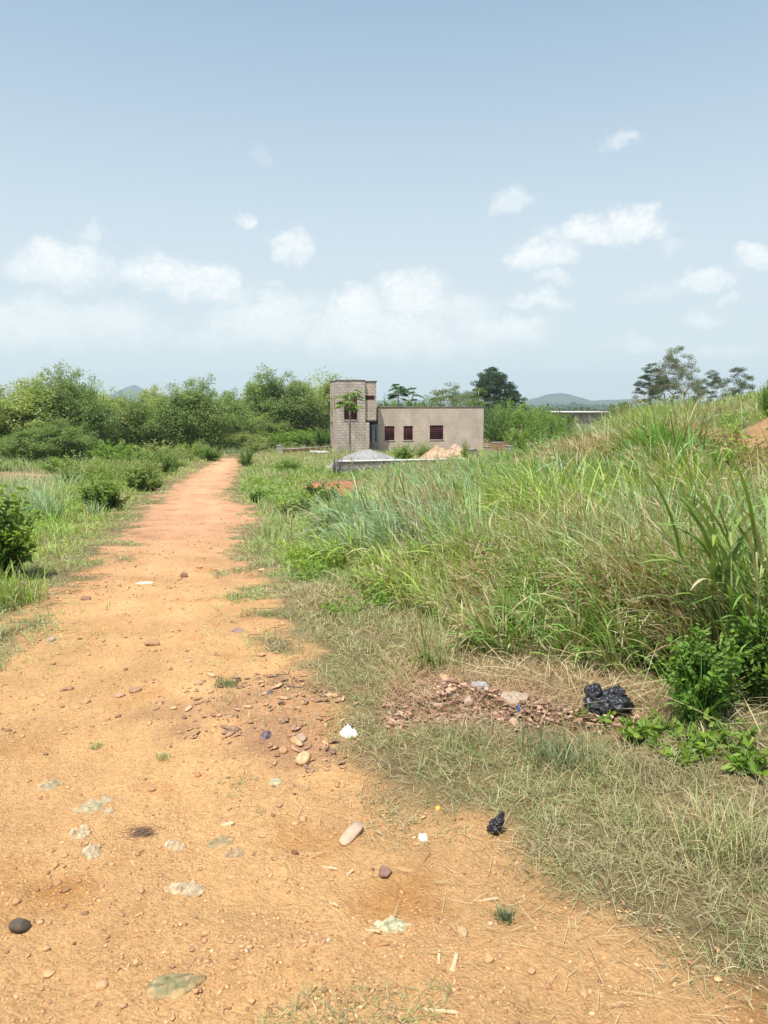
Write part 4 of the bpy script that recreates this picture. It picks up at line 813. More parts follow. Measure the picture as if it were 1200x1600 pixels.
# ------------------------------------------------------------------ single stones
def stone(label, px, py, wpx, c, flat=.6, seed=0, asp=1., sub=ICO2, name='stone', cat='stone', rz=0, sink=.25, rough=.35):
    x, y = atp(px, py); D = math.hypot(y, CAMH-float(hgt(x, y))); s = wpx/FPX*D*.5; V, F = sub[0].copy(), sub[1]
    V = V*(1+rough*n3(V*1.0, .8, seed)[:, None]); rg = np.random.RandomState(seed+7)
    for q in range(7):   # a few planar breaks make the stone angular
        nn_ = rg.randn(3); nn_ /= np.linalg.norm(nn_); lim = rg.uniform(.62, .88); dd = V@nn_; V = V-np.maximum(dd-lim, 0)[:, None]*nn_*.9
    V = V*np.array([s, s*asp, s*flat]); o = mesh_obj(name, V, F, M_stone, colr=np.tile(c, (len(V), 1)), smooth=False); o.location = (x, y, float(gh(x, y))+s*flat*(1-sink*2)+.002); o.rotation_euler = (0, 0, rz)
    tag(o, label, cat, 'stones on the road' if cat == 'stone' else None); return o
OR = (.44,.26,.13); BRN = (.27,.15,.09); PAL = (.46,.31,.17); GRY = (.36,.26,.19)
st = [('largest pale orange angular stone below the husk patch', 475, 1192, 25, (.56,.37,.2), .8, 1), ('rounded orange stone left of the pale angular stone', 443, 1176, 15, OR, .8, 2),
 ('small orange stone just above the pale angular stone', 460, 1162, 14, OR, .8, 3), ('flat greyish pink stone above the pale angular stone', 468, 1157, 28, GRY, .35, 4),
 ('lone dark brown stone with a tall side high on the road', 288, 900, 14, (.24,.14,.1), .8, 5), ('red brown broken stone at the right side of the road, upper part', 365, 935, 16, (.3,.12,.08), .6, 6),
 ('flat brown stone on the left half of the road', 135, 941, 18, BRN, .35, 7), ('flat orange stone just above the lone dark stone', 311, 888, 11, OR, .5, 8),
 ('low wide brown clod in the middle of the road', 238, 1008, 24, (.38,.22,.12), .4, 9), ('pale stone left of a smaller white one on the left half of the road', 134, 1099, 15, OR, .6, 10),
 ('small whitish stone beside the pale stone on the left half of the road', 121, 1107, 10, PAL, .6, 11), ('brown clod right of a smaller one on the left of the road', 108, 1080, 14, (.34,.2,.12), .5, 12),
 ('thin brown clod next to the left edge group', 97, 1081, 9, (.36,.2,.12), .5, 13), ('dark flat clod in the middle of the road', 211, 1081, 20, (.34,.2,.12), .4, 14),
 ('pinkish clod left of the dark flat clod', 186, 1088, 18, (.4,.24,.15), .4, 15), ('small brown stone on smooth soil, centre left', 185, 1126, 9, BRN, .7, 16),
 ('dark brown wedge stone below the pale board', 602, 1364, 22, (.24,.14,.11), .6, 17), ('smooth tan pebble beside the torn plastic piece at the bottom', 722, 1456, 16, PAL, .7, 18),
 ('brownish pebble right of the wood chips', 763, 1502, 14, (.5,.3,.15), .8, 19), ('orange pebble near the bottom edge, centre', 563, 1567, 17, OR, .6, 20),
 ('small red brown stone above the fibre scrap', 309, 1214, 10, (.42,.2,.1), .8, 21), ('brown stone left of the small red brown stone', 238, 1236, 11, (.4,.22,.11), .7, 22),
 ('dark orange stone on the lower left of the road', 90, 1383, 14, (.38,.2,.1), .7, 23), ('small brown stone above the round dark stone', 25, 1419, 13, (.42,.25,.13), .7, 24),
 ('round brown stone below the fibre scrap', 216, 1341, 10, (.4,.2,.08), .9, 25), ('tiny tan stone right of the lower wrinkled crust', 220, 1401, 10, OR, .7, 26),
 ('buried orange stone in the bottom left corner', 76, 1525, 16, (.5,.3,.15), .4, 27), ('orange stone beside the big grey green pat', 160, 1547, 16, (.5,.31,.16), .6, 28),
 ('half buried stone right of the small dark bag', 830, 1521, 13, OR, .6, 29), ('brown stone among the thin grass at lower right', 911, 1555, 15, OR, .6, 30), ('flat stone far left below the verge grass', 80, 998, 16, GRY, .4, 31),
 ('flat grey brown stone at the right side below the pale angular stone', 430, 1220, 24, (.38,.33,.2), .2, 32), ('pale stone in the right wheel track near the stony patch', 408, 1030, 14, OR, .4, 33), ('pale flat stone at the right road edge, upper part', 408, 891, 13, (.6,.42,.27), .35, 34)]
for (lab, px, py, w, c, fl, sd_) in st: stone(lab, px, py, w, c, fl, sd_)
# many more clods a little larger than gravel: individuals by loop
rg = np.random.RandomState(12); tmpl = []
o = stone('big smooth dark grey round stone at the left bottom of the road', 32, 1458, 29, (.10,.08,.06), .62, 40, .8, ICO3, name='round_stone', rough=.12, sink=.12); o['group'] = ''; del o['group']

# ------------------------------------------------------------------ crusts, bags, scraps
def crust(name, label, cat, px, py, wpx, hpx, c, seed, m=None, th=.012, rot=0, rag=.35, crumple=.3, dz=0):
    """thin irregular slab with ragged rim, real thickness and crumpled top"""
    x, y = atp(px, py); D = math.hypot(y, CAMH-float(hgt(x, y))); sinA = (CAMH-float(hgt(x, y)))/D; sx = wpx/FPX*D*.5; sy = hpx/FPX*D*.5/max(sinA, .2)
    nr_, na_ = 12, 56; th_ = np.arange(na_)*2*math.pi/na_; rim = np.clip(1+rag*1.5*fbm(np.cos(th_)*1.3+seed*9, np.sin(th_)*1.3, .9, 4), .45, 1.6)
    th = th*1.5; V = [[0, 0, th]]; 
    for q in range(1, nr_+1):
        f_ = q/nr_; rr = f_*rim; X = rr*np.cos(th_)*sx; Y = rr*np.sin(th_)*sy
        Z = th*(1-.6*f_**3)+crumple*th*2.2*fbm(X/sx*1.4+seed, Y/sy*1.4, .5, 4)*(1-.4*f_); V += list(np.stack([X, Y, Z], 1))
    X = rim*np.cos(th_)*sx*.97; Y = rim*np.sin(th_)*sy*.97; V += list(np.stack([X, Y, 0*X-.012], 1)); V = np.array(V)
    ca, sa = math.cos(rot), math.sin(rot); V[:, :2] = V[:, :2]@np.array([[ca, sa], [-sa, ca]])
    V[:, 2] += gh(x+V[:, 0], y+V[:, 1])-gh(x, y); j = np.arange(na_); j2 = (j+1) % na_
    F3 = np.stack([0*j, 1+j, 1+j2], 1); F4 = np.concatenate([np.stack([1+(q-1)*na_+j, 1+q*na_+j, 1+q*na_+j2, 1+(q-1)*na_+j2], 1) for q in range(1, nr_+1)])
    dq = sst(.0, .35, fbm(V[:, 0]+seed, V[:, 1]-seed, .022, 3)+.45*np.hypot(V[:, 0]/sx, V[:, 1]/sy)**2-.22)[:, None]*(.55 if m is None else .3)
    cc = np.array(c)*(1+.45*fbm(V[:, 0]*1.0, V[:, 1], .012, 3)[:, None])*(1-dq)+np.array([.50,.30,.145])*dq
    o = mesh_obj(name, V, [F3, F4], m or M_crust, colr=np.clip(cc, .02, .9)); o.location = (x, y, float(gh(x, y))+dz); tag(o, label, cat); return o
CW = (.46,.37,.25); CG = (.235,.20,.105)
crust('dried_crust', 'largest wrinkled grey crust on the left of the road', 'crust', 152, 1266, 58, 34, (.36,.30,.19), 1, th=.007, rot=-.3, rag=.5, crumple=1.0)
crust('dried_crust', 'small whitish crust just below the largest wrinkled one', 'crust', 126, 1308, 30, 16, CW, 2, th=.009, crumple=1.0, rag=.4)
crust('dried_crust', 'pale notched crust below the small whitish one', 'crust', 143, 1338, 28, 18, CW, 3, th=.01, rot=.4, crumple=1, rag=.5)
crust('dried_crust', 'whitish crust at the same height, right of the fibre scrap', 'crust', 273, 1323, 32, 14, CW, 4, th=.011, crumple=1, rag=.35)
crust('dried_crust', 'long wrinkled whitish crust in the lower left of the road', 'crust', 291, 1395, 50, 17, CW, 5, th=.012, rot=.15, crumple=1.1, rag=.4)
crust('dried_crust', 'small torn grey crust at upper left of the largest one', 'crust', 77, 1229, 34, 14, (.34,.28,.18), 6, th=.008, rot=.2, crumple=1, rag=.6)
crust('dung_pat', 'big smooth grey green pat near the bottom left', 'dung pat', 269, 1544, 72, 34, CG, 7, th=.012, rot=.25, rag=.35, crumple=.35)
crust('dung_pat', 'flat grey green pat beside the grassy spot in the middle of the road', 'dung pat', 343, 1316, 42, 18, (.29,.22,.12), 8, th=.009, rag=.2, crumple=.3)
crust('dung_pat', 'small greyish pat right below the flat grey green pat', 'dung pat', 368, 1336, 26, 13, (.32,.23,.15), 9, th=.009, rag=.25)
crust('torn_plastic', 'greenish white piece of torn plastic near the bottom centre', 'plastic scrap', 612, 1444, 50, 20, (.42,.40,.26), 10, th=.008, rag=.5, crumple=1.2, rot=.1)
crust('torn_plastic', 'flat whitish scrap high on the road above the flat brown stone', 'plastic scrap', 226, 912, 26, 7, (.58,.5,.4), 11, th=.008, rag=.3)
crust('paper_scrap', 'bright white crumpled paper scrap at the edge of the matted grass', 'paper scrap', 544, 1150, 25, 13, (.82,.81,.76), 12, m=mat('paper', rough=.8, attr=True), th=.016, rag=.3, crumple=1, rot=.5)
crust('paper_scrap', 'small white paper scrap left of the small black bag', 'paper scrap', 661, 1310, 13, 9, (.82,.78,.74), 13, m=bpy.data.materials['paper'], th=.009, rag=.3, crumple=1)
crust('yellow_petal', 'tiny bright yellow petal at the edge of the matted grass', 'petal', 684, 1264, 8, 5, (.55,.45,.06), 14, m=bpy.data.materials['paper'], th=.006)
crust('torn_plastic', 'dirty white plastic sheet half buried in the husk pile', 'plastic scrap', 800, 1107, 40, 20, (.36,.28,.20), 15, m=bpy.data.materials['paper'], dz=.045, th=.012, rag=.45, crumple=.5, rot=-.5)
crust('torn_plastic', 'bluish white wrapper on top of the husk pile', 'plastic scrap', 749, 1086, 26, 8, (.30,.31,.33), 16, m=bpy.data.materials['paper'], dz=.045, th=.012, rag=.45, crumple=.4, rot=-.3)
crust('torn_plastic', 'small white scrap in front of the husk pile', 'plastic scrap', 731, 1112, 12, 6, (.42,.32,.25), 17, m=bpy.data.materials['paper'], dz=.045, th=.012, rag=.4)
crust('plastic_scrap', 'tiny blue plastic scrap in the husk pile', 'plastic scrap', 810, 1124, 4, 4, (.08,.12,.34), 18, m=bpy.data.materials['paper'], dz=.045, th=.012, rag=.2)
crust('plastic_scrap', 'purple scrap beside the road, highest of the purple scraps', 'plastic scrap', 372, 986, 20, 6, (.25,.15,.16), 19, m=bpy.data.materials['paper'], th=.01)
crust('plastic_scrap', 'dark violet scrap among the scattered husks', 'plastic scrap', 415, 1153, 14, 12, (.09,.075,.12), 20, m=bpy.data.materials['paper'], th=.015)
crust('plastic_scrap', 'small violet scrap above the dark violet one', 'plastic scrap', 422, 1087, 9, 8, (.09,.07,.11), 21, m=bpy.data.materials['paper'], th=.012)
crust('pale_slab', 'dry corky root piece on the husk pile', 'root piece', 694, 1074, 15, 10, (.46,.30,.18), 22, dz=.045, th=.012, rag=.25)

# pale board
x, y = atp(549, 1308); bm_ = MB(); t = np.linspace(0, 2*math.pi, 14, endpoint=False); ox = np.sign(np.cos(t))*np.abs(np.cos(t))**.55*.068; oy = np.sign(np.sin(t))*np.abs(np.sin(t))**.7*.024
ox = ox+.003*np.sin(t*5); V = np.concatenate([np.stack([ox, oy, 0*t+.012], 1), np.stack([ox, oy, 0*t], 1), [[0, 0, .013]], [[0, 0, 0]]]); j = np.arange(14); j2 = (j+1) % 14
bm_.add(V, [np.stack([j, j2, 28+0*j], 1), np.stack([14+j2, 14+j, 29+0*j], 1), np.stack([14+j, 14+j2, j2, j], 1)], (.50,.36,.25)); o = bm_.obj('wooden_offcut', mat('offcut', rough=.85, attr=True, noise=(40, .85))); o.location = (x, y, float(gh(x, y))+.008); o.rotation_euler = (.05, -.1, R(62)); tag(o, 'pale rounded wooden offcut lying in the middle foreground', 'wood piece')
def chip(label, px, py, L, W, rz, th=.006, c=(.58,.42,.24)):
    x, y = atp(px, py); mb = MB(); k = 7; t = np.linspace(-.5, .5, k); rg = np.random.RandomState(int(px)); w1 = W*.5*(.6+.5*rg.rand(k)); w2 = W*.5*(.6+.5*rg.rand(k)); zc = .004*np.sin(t*4)+.003
    V = np.concatenate([np.stack([t*L, w1, zc+th], 1), np.stack([t*L, -w2, zc+th], 1), np.stack([t*L, w1, zc-.002], 1), np.stack([t*L, -w2, zc-.002], 1)]); i = np.arange(k-1)
    mb.add(V, [np.concatenate([np.stack([k+i, k+i+1, i+1, i], 1), np.stack([i, i+1, 2*k+i+1, 2*k+i], 1), np.stack([k+i+1, k+i, 3*k+i, 3*k+i+1], 1), [[0, 2*k, 3*k, k], [k-1, 2*k-1, 4*k-1, 3*k-1]]])], c)
    o = mb.obj('wood_chip', M_chip); o.location = (x, y, float(gh(x, y))+.004); o.rotation_euler = (0, 0, R(rz)); tag(o, label, 'wood chip', 'wood chips on the road')
M_chip = mat('chip', rough=.85, attr=True, noise=(60, .8))
chip('thick pale wood chip standing out near the bottom centre right', 710, 1505, .065, .014, 72); chip('short pale wood chip left of the thick one', 686, 1498, .03, .010, 85); chip('long thin straw coloured chip below the torn plastic', 582, 1457, .05, .004, -22)
chip('thin brown splinter below the torn plastic piece', 595, 1476, .055, .005, 4, c=(.42,.22,.1)); chip('curved pale straw piece left of the wedge stone', 515, 1355, .06, .005, -25); chip('small forked pale piece right of the curved straw', 547, 1362, .03, .007, 40)
chip('pale flat chip in the grassy spot left of centre', 355, 1287, .05, .018, 5); chip('long pale twig by the bottom edge', 690, 1592, .09, .005, -14); chip('thin pale straw at the left of the small tuft', 760, 1403, .08, .004, 3)
chip('short pale twig on the plain soil below the offcut', 521, 1415, .045, .003, -45); chip('long dark splinter near the dark green tuft', 665, 1345, .08, .003, 62, c=(.36,.2,.1))

# fibre scrap
x, y = atp(233, 1300); rg = np.random.RandomState(8); n = 220; P = np.stack([rg.randn(n)*.02, rg.randn(n)*.018, np.full(n, .004)], 1)
V, F, C = ribbons(P, R(200)+rg.randn(n)*.5, rg.uniform(.03, .08, n), .0016, rg.uniform(1.3, 1.6, n), rg.uniform(-.1, .2, n), 3, cjit((.22,.14,.09), n, .15, rg)); o = mesh_obj('fibre_scrap', V, F, M_dry, colr=C); o.location = (x, y, float(gh(x, y))); tag(o, 'brown brush like scrap of fibre on the left of the road', 'fibre scrap')

def bag(name, label, px, py, lobes, seed, s):
    x, y = atp(px, py); Vs = MB()
    for q, (lx, ly, lz, rx, ry, rz_) in enumerate(lobes):
        V, F = ICO4[0].copy(), ICO4[1]; f1 = n3(V*1.0, .5, seed+q*3, 4); f2 = np.abs(n3(V+5, .34, seed+q*5+1, 3)); f3 = np.abs(n3(V+9, .13, seed+q, 2))
        V = V*(1+.38*f1-.42*f2-.14*f3)[:, None]*np.array([rx, ry, rz_])+np.array([lx, ly, lz]); V[:, 2] = np.maximum(V[:, 2], .002+.002*f3); Vs.add(V*s, F)
    o = Vs.obj(name, M_bag, None, True); o.location = (x, y, float(gh(x, y))+.006); o.scale = (.82, 1, 1.08); tag(o, label, 'plastic bag'); return o
bag('plastic_bag', 'big crumpled black plastic bag at the right end of the husk pile', 948, 1122, [(-.068,.03,.085,.055,.05,.065), (-.025,.0,.045,.105,.075,.058), (.045,.0,.045,.10,.075,.06), (.065,.04,.068,.06,.05,.062), (0,.03,.05,.10,.06,.062)], 3, 1.1)
bag('plastic_bag', 'small knotted black plastic bag at the edge of the matted grass', 777, 1298, [(-.012,0,.02,.03,.026,.024), (.006,.004,.038,.026,.022,.016), (.018,.004,.058,.013,.012,.014), (-.034,-.002,.014,.014,.012,.01)], 8, 1.08)

# ------------------------------------------------------------------ block materials
def block_mat(name, c1, c2, mort, stain=.75, msize=.018, bw=.44, rh=.21):
    m = bpy.data.materials.new(name); m.use_nodes = True; N = m.node_tree.nodes; L = m.node_tree.links; b = N['Principled BSDF']; b.inputs['Roughness'].default_value = .95; b.inputs['Specular IOR Level'].default_value = .1
    uv = N.new('ShaderNodeUVMap'); bk = N.new('ShaderNodeTexBrick'); L.new(uv.outputs[0], bk.inputs['Vector']); bk.inputs['Scale'].default_value = 1
    bk.inputs['Brick Width'].default_value = bw; bk.inputs['Row Height'].default_value = rh; bk.inputs['Mortar Size'].default_value = msize; bk.inputs['Mortar Smooth'].default_value = .3
    bk.inputs['Color1'].default_value = (*c1, 1); bk.inputs['Color2'].default_value = (*c2, 1); bk.inputs['Mortar'].default_value = (*mort, 1)
    def nz(sc, lo, hi, sy=1):
        mp = N.new('ShaderNodeMapping'); mp.inputs['Scale'].default_value = (1, sy, 1); L.new(uv.outputs[0], mp.inputs[0])
        n = N.new('ShaderNodeTexNoise'); n.inputs['Scale'].default_value = sc; n.inputs['Detail'].default_value = 7; n.inputs['Roughness'].default_value = .65; L.new(mp.outputs[0], n.inputs['Vector'])
        r = N.new('ShaderNodeMapRange'); L.new(n.outputs['Fac'], r.inputs[0]); r.inputs[1].default_value = .35; r.inputs[2].default_value = .65; r.inputs[3].default_value = lo; r.inputs[4].default_value = hi; return r.outputs[0], n.outputs['Fac']
    a, _ = nz(.9, stain, 1.06, .6); c, h = nz(14, .82, 1.12); m0 = N.new('ShaderNodeMath'); m0.operation = 'MULTIPLY'; L.new(a, m0.inputs[0]); L.new(c, m0.inputs[1]); st_, _ = nz(1.6, .91, 1.03, .22); mm = N.new('ShaderNodeMath'); mm.operation = 'MULTIPLY'; L.new(m0.outputs[0], mm.inputs[0]); L.new(st_, mm.inputs[1])
    v = N.new('ShaderNodeVectorMath'); v.operation = 'SCALE'; L.new(bk.outputs['Color'], v.inputs[0]); L.new(mm.outputs[0], v.inputs['Scale']); L.new(v.outputs[0], b.inputs['Base Color'])
    iv = N.new('ShaderNodeMath'); iv.operation = 'MULTIPLY_ADD'; L.new(bk.outputs['Fac'], iv.inputs[0]); iv.inputs[1].default_value = -1; L.new(h, iv.inputs[2])
    u = N.new('ShaderNodeBump'); u.inputs['Distance'].default_value = .012; u.inputs['Strength'].default_value = .8; L.new(iv.outputs[0], u.inputs['Height']); L.new(u.outputs[0], b.inputs['Normal']); return m
M_block = block_mat('sandcrete_block', (.67,.59,.505), (.56,.49,.42), (.39,.335,.285), .6, .02)
M_blockp = block_mat('pink_sandcrete_block', (.68,.565,.475), (.60,.49,.41), (.44,.355,.295), .72, .02)
M_plast = block_mat('thin_render_over_block', (.66,.55,.455), (.63,.525,.43), (.55,.45,.37), .8, .01)
M_blockg = block_mat('grey_block', (.42,.40,.36), (.36,.34,.31), (.2,.19,.17), .7)
M_orange = block_mat('orange_block', (.50,.30,.19), (.47,.28,.18), (.38,.22,.14), .8)

def wall(name, mat_, parent, O, U, N, w, z0, z1, th, holes=()):
    """wall with openings: origin O, unit along U, outward normal N, width w, thickness th behind the face; UVs in metres"""
    O, U, N = [np.array(v, float) for v in (O, U, N)]
    us = sorted({0, w, *[h[0] for h in holes], *[h[1] for h in holes]}); zs = sorted({z0, z1, *[h[2] for h in holes], *[h[3] for h in holes]})
    us = [u for u in us if 0 <= u <= w]; zs = [z for z in zs if z0 <= z <= z1]
    sol = lambda i, j: 0 <= i < len(us)-1 and 0 <= j < len(zs)-1 and not any(h[0] <= (us[i]+us[i+1])/2 <= h[1] and h[2] <= (zs[j]+zs[j+1])/2 <= h[3] for h in holes)
    V, F, UV = [], [], []
    def q(pts, uvs):
        F.append([len(V)+k for k in range(4)]); V.extend(pts); UV.extend(uvs)
    P = lambda u, d, z: O+U*u-N*d+np.array([0, 0, z])
    for i in range(len(us)-1):
        for j in range(len(zs)-1):
            if not sol(i, j): continue
            a, b, c, d = us[i], us[i+1], zs[j], zs[j+1]
            q([P(a,0,c), P(b,0,c), P(b,0,d), P(a,0,d)], [(a,c),(b,c),(b,d),(a,d)]); q([P(b,th,c), P(a,th,c), P(a,th,d), P(b,th,d)], [(b,c),(a,c),(a,d),(b,d)])
            if not sol(i-1, j): q([P(a,th,c), P(a,0,c), P(a,0,d), P(a,th,d)], [(a,c),(a+th,c),(a+th,d),(a,d)])
            if not sol(i+1, j): q([P(b,0,c), P(b,th,c), P(b,th,d), P(b,0,d)], [(b,c),(b+th,c),(b+th,d),(b,d)])
            if not sol(i, j-1): q([P(a,th,c), P(b,th,c), P(b,0,c), P(a,0,c)], [(a,c),(b,c),(b,c+th),(a,c+th)])
            if not sol(i, j+1): q([P(a,0,d), P(b,0,d), P(b,th,d), P(a,th,d)], [(a,d),(b,d),(b,d+th),(a,d+th)])
    return mesh_obj(name, V, np.array(F), mat_, parent, uv=UV)

# ------------------------------------------------------------------ the house
BZ = -2.42
house = empty('unfinished_house', (-.50, 61, BZ), R(11.5), label='unfinished block house with a two storey stair tower and long flat roofed wing', cat='house')
FH = 3.74; FW = 9.12; TW0, TW1 = -3.62, -.42; TY = -1.75; TH = 5.85; TD = 4.2
def barwin(O, U, N, u0, u1, z0, z1, nb, nh, sill=True, bm=None):
    """window: dark recess frame + burglar bars; children of the window part"""
    O, U, N = [np.array(v, float) for v in (O, U, N)]
    M = Matrix(((U[0], -N[0], 0, O[0]), (U[1], -N[1], 0, O[1]), (0, 0, 1, 0), (0, 0, 0, 1)))
    f = MB(); t = .03
    f.box(u0+.003, u0+t, .06, .11, z0, z1, M=M).box(u1-t, u1-.003, .06, .11, z0, z1, M=M).box(u0+t, u1-t, .06, .11, z0+.003, z0+t, M=M).box(u0+t, u1-t, .06, .11, z1-t, z1-.003, M=M)
    w = f.obj('window', M_red, house); b = MB()
    for k in range(1, nb): x = u0+(u1-u0)*k/nb; b.box(x-.011, x+.011, .045, .058, z0+.01, z1-.01, M=M)
    b.obj('burglar_bars', M_red, w); c = MB()
    for k in range(1, nh): z = z0+(z1-z0)*k/nh; c.box(u0+.01, u1-.01, .07, .095, z-.010, z+.010, M=M)
    c.obj('cross_rails', M_red, w)
    if sill: MB().box(u0-.05, u1+.05, -.035, .05, z0-.07, z0-.002, M=M).obj('sill', M_conc, w)
# wing: front wall with three windows
wins = [(.57, 1.40, .98, 2.16), (2.17, 2.97, .98, 2.16), (4.42, 5.60, 1.0, 2.2)]
wall('wing_front_wall', M_plast, house, (0,0,0), (1,0,0), (0,-1,0), FW, -.3, FH-.09, .2, wins)
for (a_, b_, c_, d_) in wins: barwin((0,0,0), (1,0,0), (0,-1,0), a_, b_, c_, d_, 8 if b_-a_ > 1 else 6, 7)
wall('wing_right_wall', M_plast, house, (FW,.2,0), (0,1,0), (1,0,0), 7.2, -.3, FH-.09, .2, [(2.5,3.8,.98,2.16)])
wall('wing_left_wall', M_block, house, (0,7.4,0), (0,-1,0), (-1,0,0), 7.2, -.3, FH-.09, .2)
wall('wing_rear_wall', M_block, house, (FW-.2,7.4,0), (-1,0,0), (0,1,0), FW-.4, -.3, FH-.09, .2)
MB().box(-.02, 2.2, -.03, .24, FH-.088, FH+.035).box(2.2, FW+.03, -.028, .22, FH-.088, FH).box(FW-.23, FW+.028, .22, 7.4, FH-.088, FH).obj('coping', M_roof, house)
MB().box(.21, FW-.23, .25, 7.19, FH-.6, FH-.45).obj('roof_slab', M_roof, house)
MB().box(.2, FW-.25, 2.2, 2.3, -.3, FH-.62).obj('room_shade_panel', M_dark, house); MB().box(.2, FW-.25, .25, 7.1, -.2, -.1).obj('floor_slab', M_conc, house)  # inner panel coloured near black to paint the shade behind the windows
# tower
tw = TW1-TW0; split = tw-.95
tf = [(.56, 1.62, 2.72, 4.62)]
wall('tower_front_wall', M_block, house, (TW0,TY,0), (1,0,0), (0,-1,0), split, -.4, TH-.08, .2, tf)
barwin((TW0,TY,0), (1,0,0), (0,-1,0), .56, 1.62, 2.72, 4.62, 7, 10)
wall('tower_upper_wall', M_blockp, house, (TW0+split,TY+.28,0), (1,0,0), (0,-1,0), tw-split, 2.68, TH-.16, .2, [(.06,.83,4.28,4.62)])
barwin((TW0+split,TY+.28,0), (1,0,0), (0,-1,0), .06, .83, 4.28, 4.62, 6, 3, False)
wall('tower_left_wall', M_blockp, house, (TW0,TY+TD,0), (0,-1,0), (-1,0,0), TD-.2, -.4, TH-.085, .2, [(.5,1.3,2.9,4.5), (2.1,2.8,3.6,4.6), (.3,1.4,-.2,2.5)])
barwin((TW0,TY+TD,0), (0,-1,0), (-1,0,0), .5, 1.3, 2.9, 4.5, 5, 10, False); barwin((TW0,TY+TD,0), (0,-1,0), (-1,0,0), 2.1, 2.8, 3.6, 4.6, 5, 7, False)
wall('tower_rear_wall', M_block, house, (TW1-.2,TY+TD,0), (-1,0,0), (0,1,0), tw-.4, -.4, TH-.083, .2)
wall('tower_right_wall', M_block, house, (TW1,TY+.48,0), (0,1,0), (1,0,0), TD-.48, 2.68, TH-.165, .2)
wall('porch_inner_wall', M_block, house, (TW0+split-.2,TY+.2,0), (0,1,0), (1,0,0), TD-.4, -.4, 2.66, .2)
MB().box(TW0-.03, TW0+split+.02, TY-.03, TY+.22, TH-.078, TH).box(TW0-.028, TW0+.22, TY+.22, TY+TD+.03, TH-.082, TH-.004).box(TW0+split+.02, TW1+.06, TY+.24, TY+.5, TH-.158, TH-.06).box(TW1-.2, TW1+.03, TY+.5, TY+TD+.02, TH-.16, TH-.07).box(TW0+.22, TW1-.2, TY+TD-.2, TY+TD+.02, TH-.08, TH-.006).obj('parapet_coping', M_roof, house)
MB().box(TW0+.2, TW0+split-.2, TY+.2, TY+TD-.2, TH-.5, TH-.35).box(TW0+split-.19, TW1-.2, TY+.48, TY+TD-.2, TH-.5, TH-.35).obj('tower_roof_slab', M_roof, house)
MB().box(TW0+.2, TW0+split-.2, TY+2.0, TY+2.06, -.3, TH-.55).obj('tower_shade_panel', M_dark, house)  # dark sheet paints the room shade seen through the tower openings
MB().box(TW0+split+.0, TW1-.005, TY+.3, TY+TD-.25, 2.58, 2.675).obj('porch_ceiling', M_roof, house)
# porch: pillar in front, back sheet painted near black as porch shade, grey door
wall('porch_pillar', M_blockp, house, (TW0+split+.01,TY+.02,0), (1,0,0), (0,-1,0), .32, -.4, 2.5, .32)
MB().box(TW0+split+.01, 0-.02, .02, .12, -.3, 2.57).obj('porch_shade_panel', M_dark, house)
dr_ = MB().box(-.86, -.03, -.42, -.36, -.05, 2.3).obj('porch_door', M_steel, house)
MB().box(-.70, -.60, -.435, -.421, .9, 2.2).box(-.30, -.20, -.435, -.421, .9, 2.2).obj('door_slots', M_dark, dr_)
MB().box(-.50, -.47, -.45, -.421, 1.0, 1.25).obj('handle', M_iron, dr_)
MB().box(TW0+split+.0, TW1+.35, TY+.34, -.02, -.4, -.12).obj('porch_step', M_conc, house)

# foundation wall, gravel heap and rods
p0 = atd(530, 740, 31.5); p1 = atd(806, 735, 33.5); fz = float(hgt(p0.x, 31.5)); ang = math.atan2(2.0, p1.x-p0.x); Lw = math.hypot(p1.x-p0.x, 2.0)
fw = empty('foundation_wall', (p0.x, 31.5, fz), ang, label='low grey block foundation wall with a white cement top in front of the gravel heap', cat='wall')
fh = atd(530, 720, 31.5).z-fz
wall('blockwork', M_blockg, fw, (0,0,0), (1,0,0), (0,-1,0), Lw, -.3, fh-.06, .2)
MB().box(-.03, Lw+.02, -.03, .23, fh-.058, fh).obj('cement_top', M_concw, fw); 
wall('return_wall', M_blockg, fw, (0,1.3,0), (0,-1,0), (-1,0,0), 1.1, -.3, fh-.065, .2)
gp = atd(573, 733, 35.5); V0, F0 = [], []; nr_, na_ = 40, 90; th_ = np.arange(na_)*2*math.pi/na_; rr = np.linspace(0, 1, nr_+1)[1:]
Hg = atd(573, 703, 35.5).z-float(hgt(gp.x, 35.5)); Rx = 55/FPX*35.5*1.05
def heap(name, label, cat, cx, cy, rx, ry, H, m, c, seed, pk=1.6, nz=.12):
    V = [[0, 0, H]]
    for q in rr:
        rim = 1+.12*np.sin(th_*3+seed)+.1*fbm(np.cos(th_)*2+seed, np.sin(th_)*2, 1, 3); X = q*rim*np.cos(th_)*rx; Y = q*rim*np.sin(th_)*ry
        Z = H*(1-q**pk)**1.0+nz*H*fbm(X+seed*5, Y, .45, 4)*(1-q)+.05*fbm(X, Y, .08, 2); V += list(np.stack([X, Y, Z], 1))
    V = np.array(V); V[:, 2] += hgt(cx+V[:, 0], cy+V[:, 1])-hgt(cx, cy)-.06*(np.hypot(V[:, 0]/rx, V[:, 1]/ry)); j = np.arange(na_); j2 = (j+1) % na_
    F4 = np.concatenate([np.stack([1+(q-1)*na_+j, 1+q*na_+j, 1+q*na_+j2, 1+(q-1)*na_+j2], 1) for q in range(1, nr_)])
    cc = np.array(c)*(1+.25*np.random.RandomState(seed).randn(len(V), 1)*.6)*(1+.3*fbm(V[:, 0], V[:, 1], .5, 3)[:, None])
    o = mesh_obj(name, V, [np.stack([0*j, 1+j, 1+j2], 1), F4], m, colr=np.clip(cc, .03, .9)); o.location = (cx, cy, float(hgt(cx, cy))); tag(o, label, cat); return o
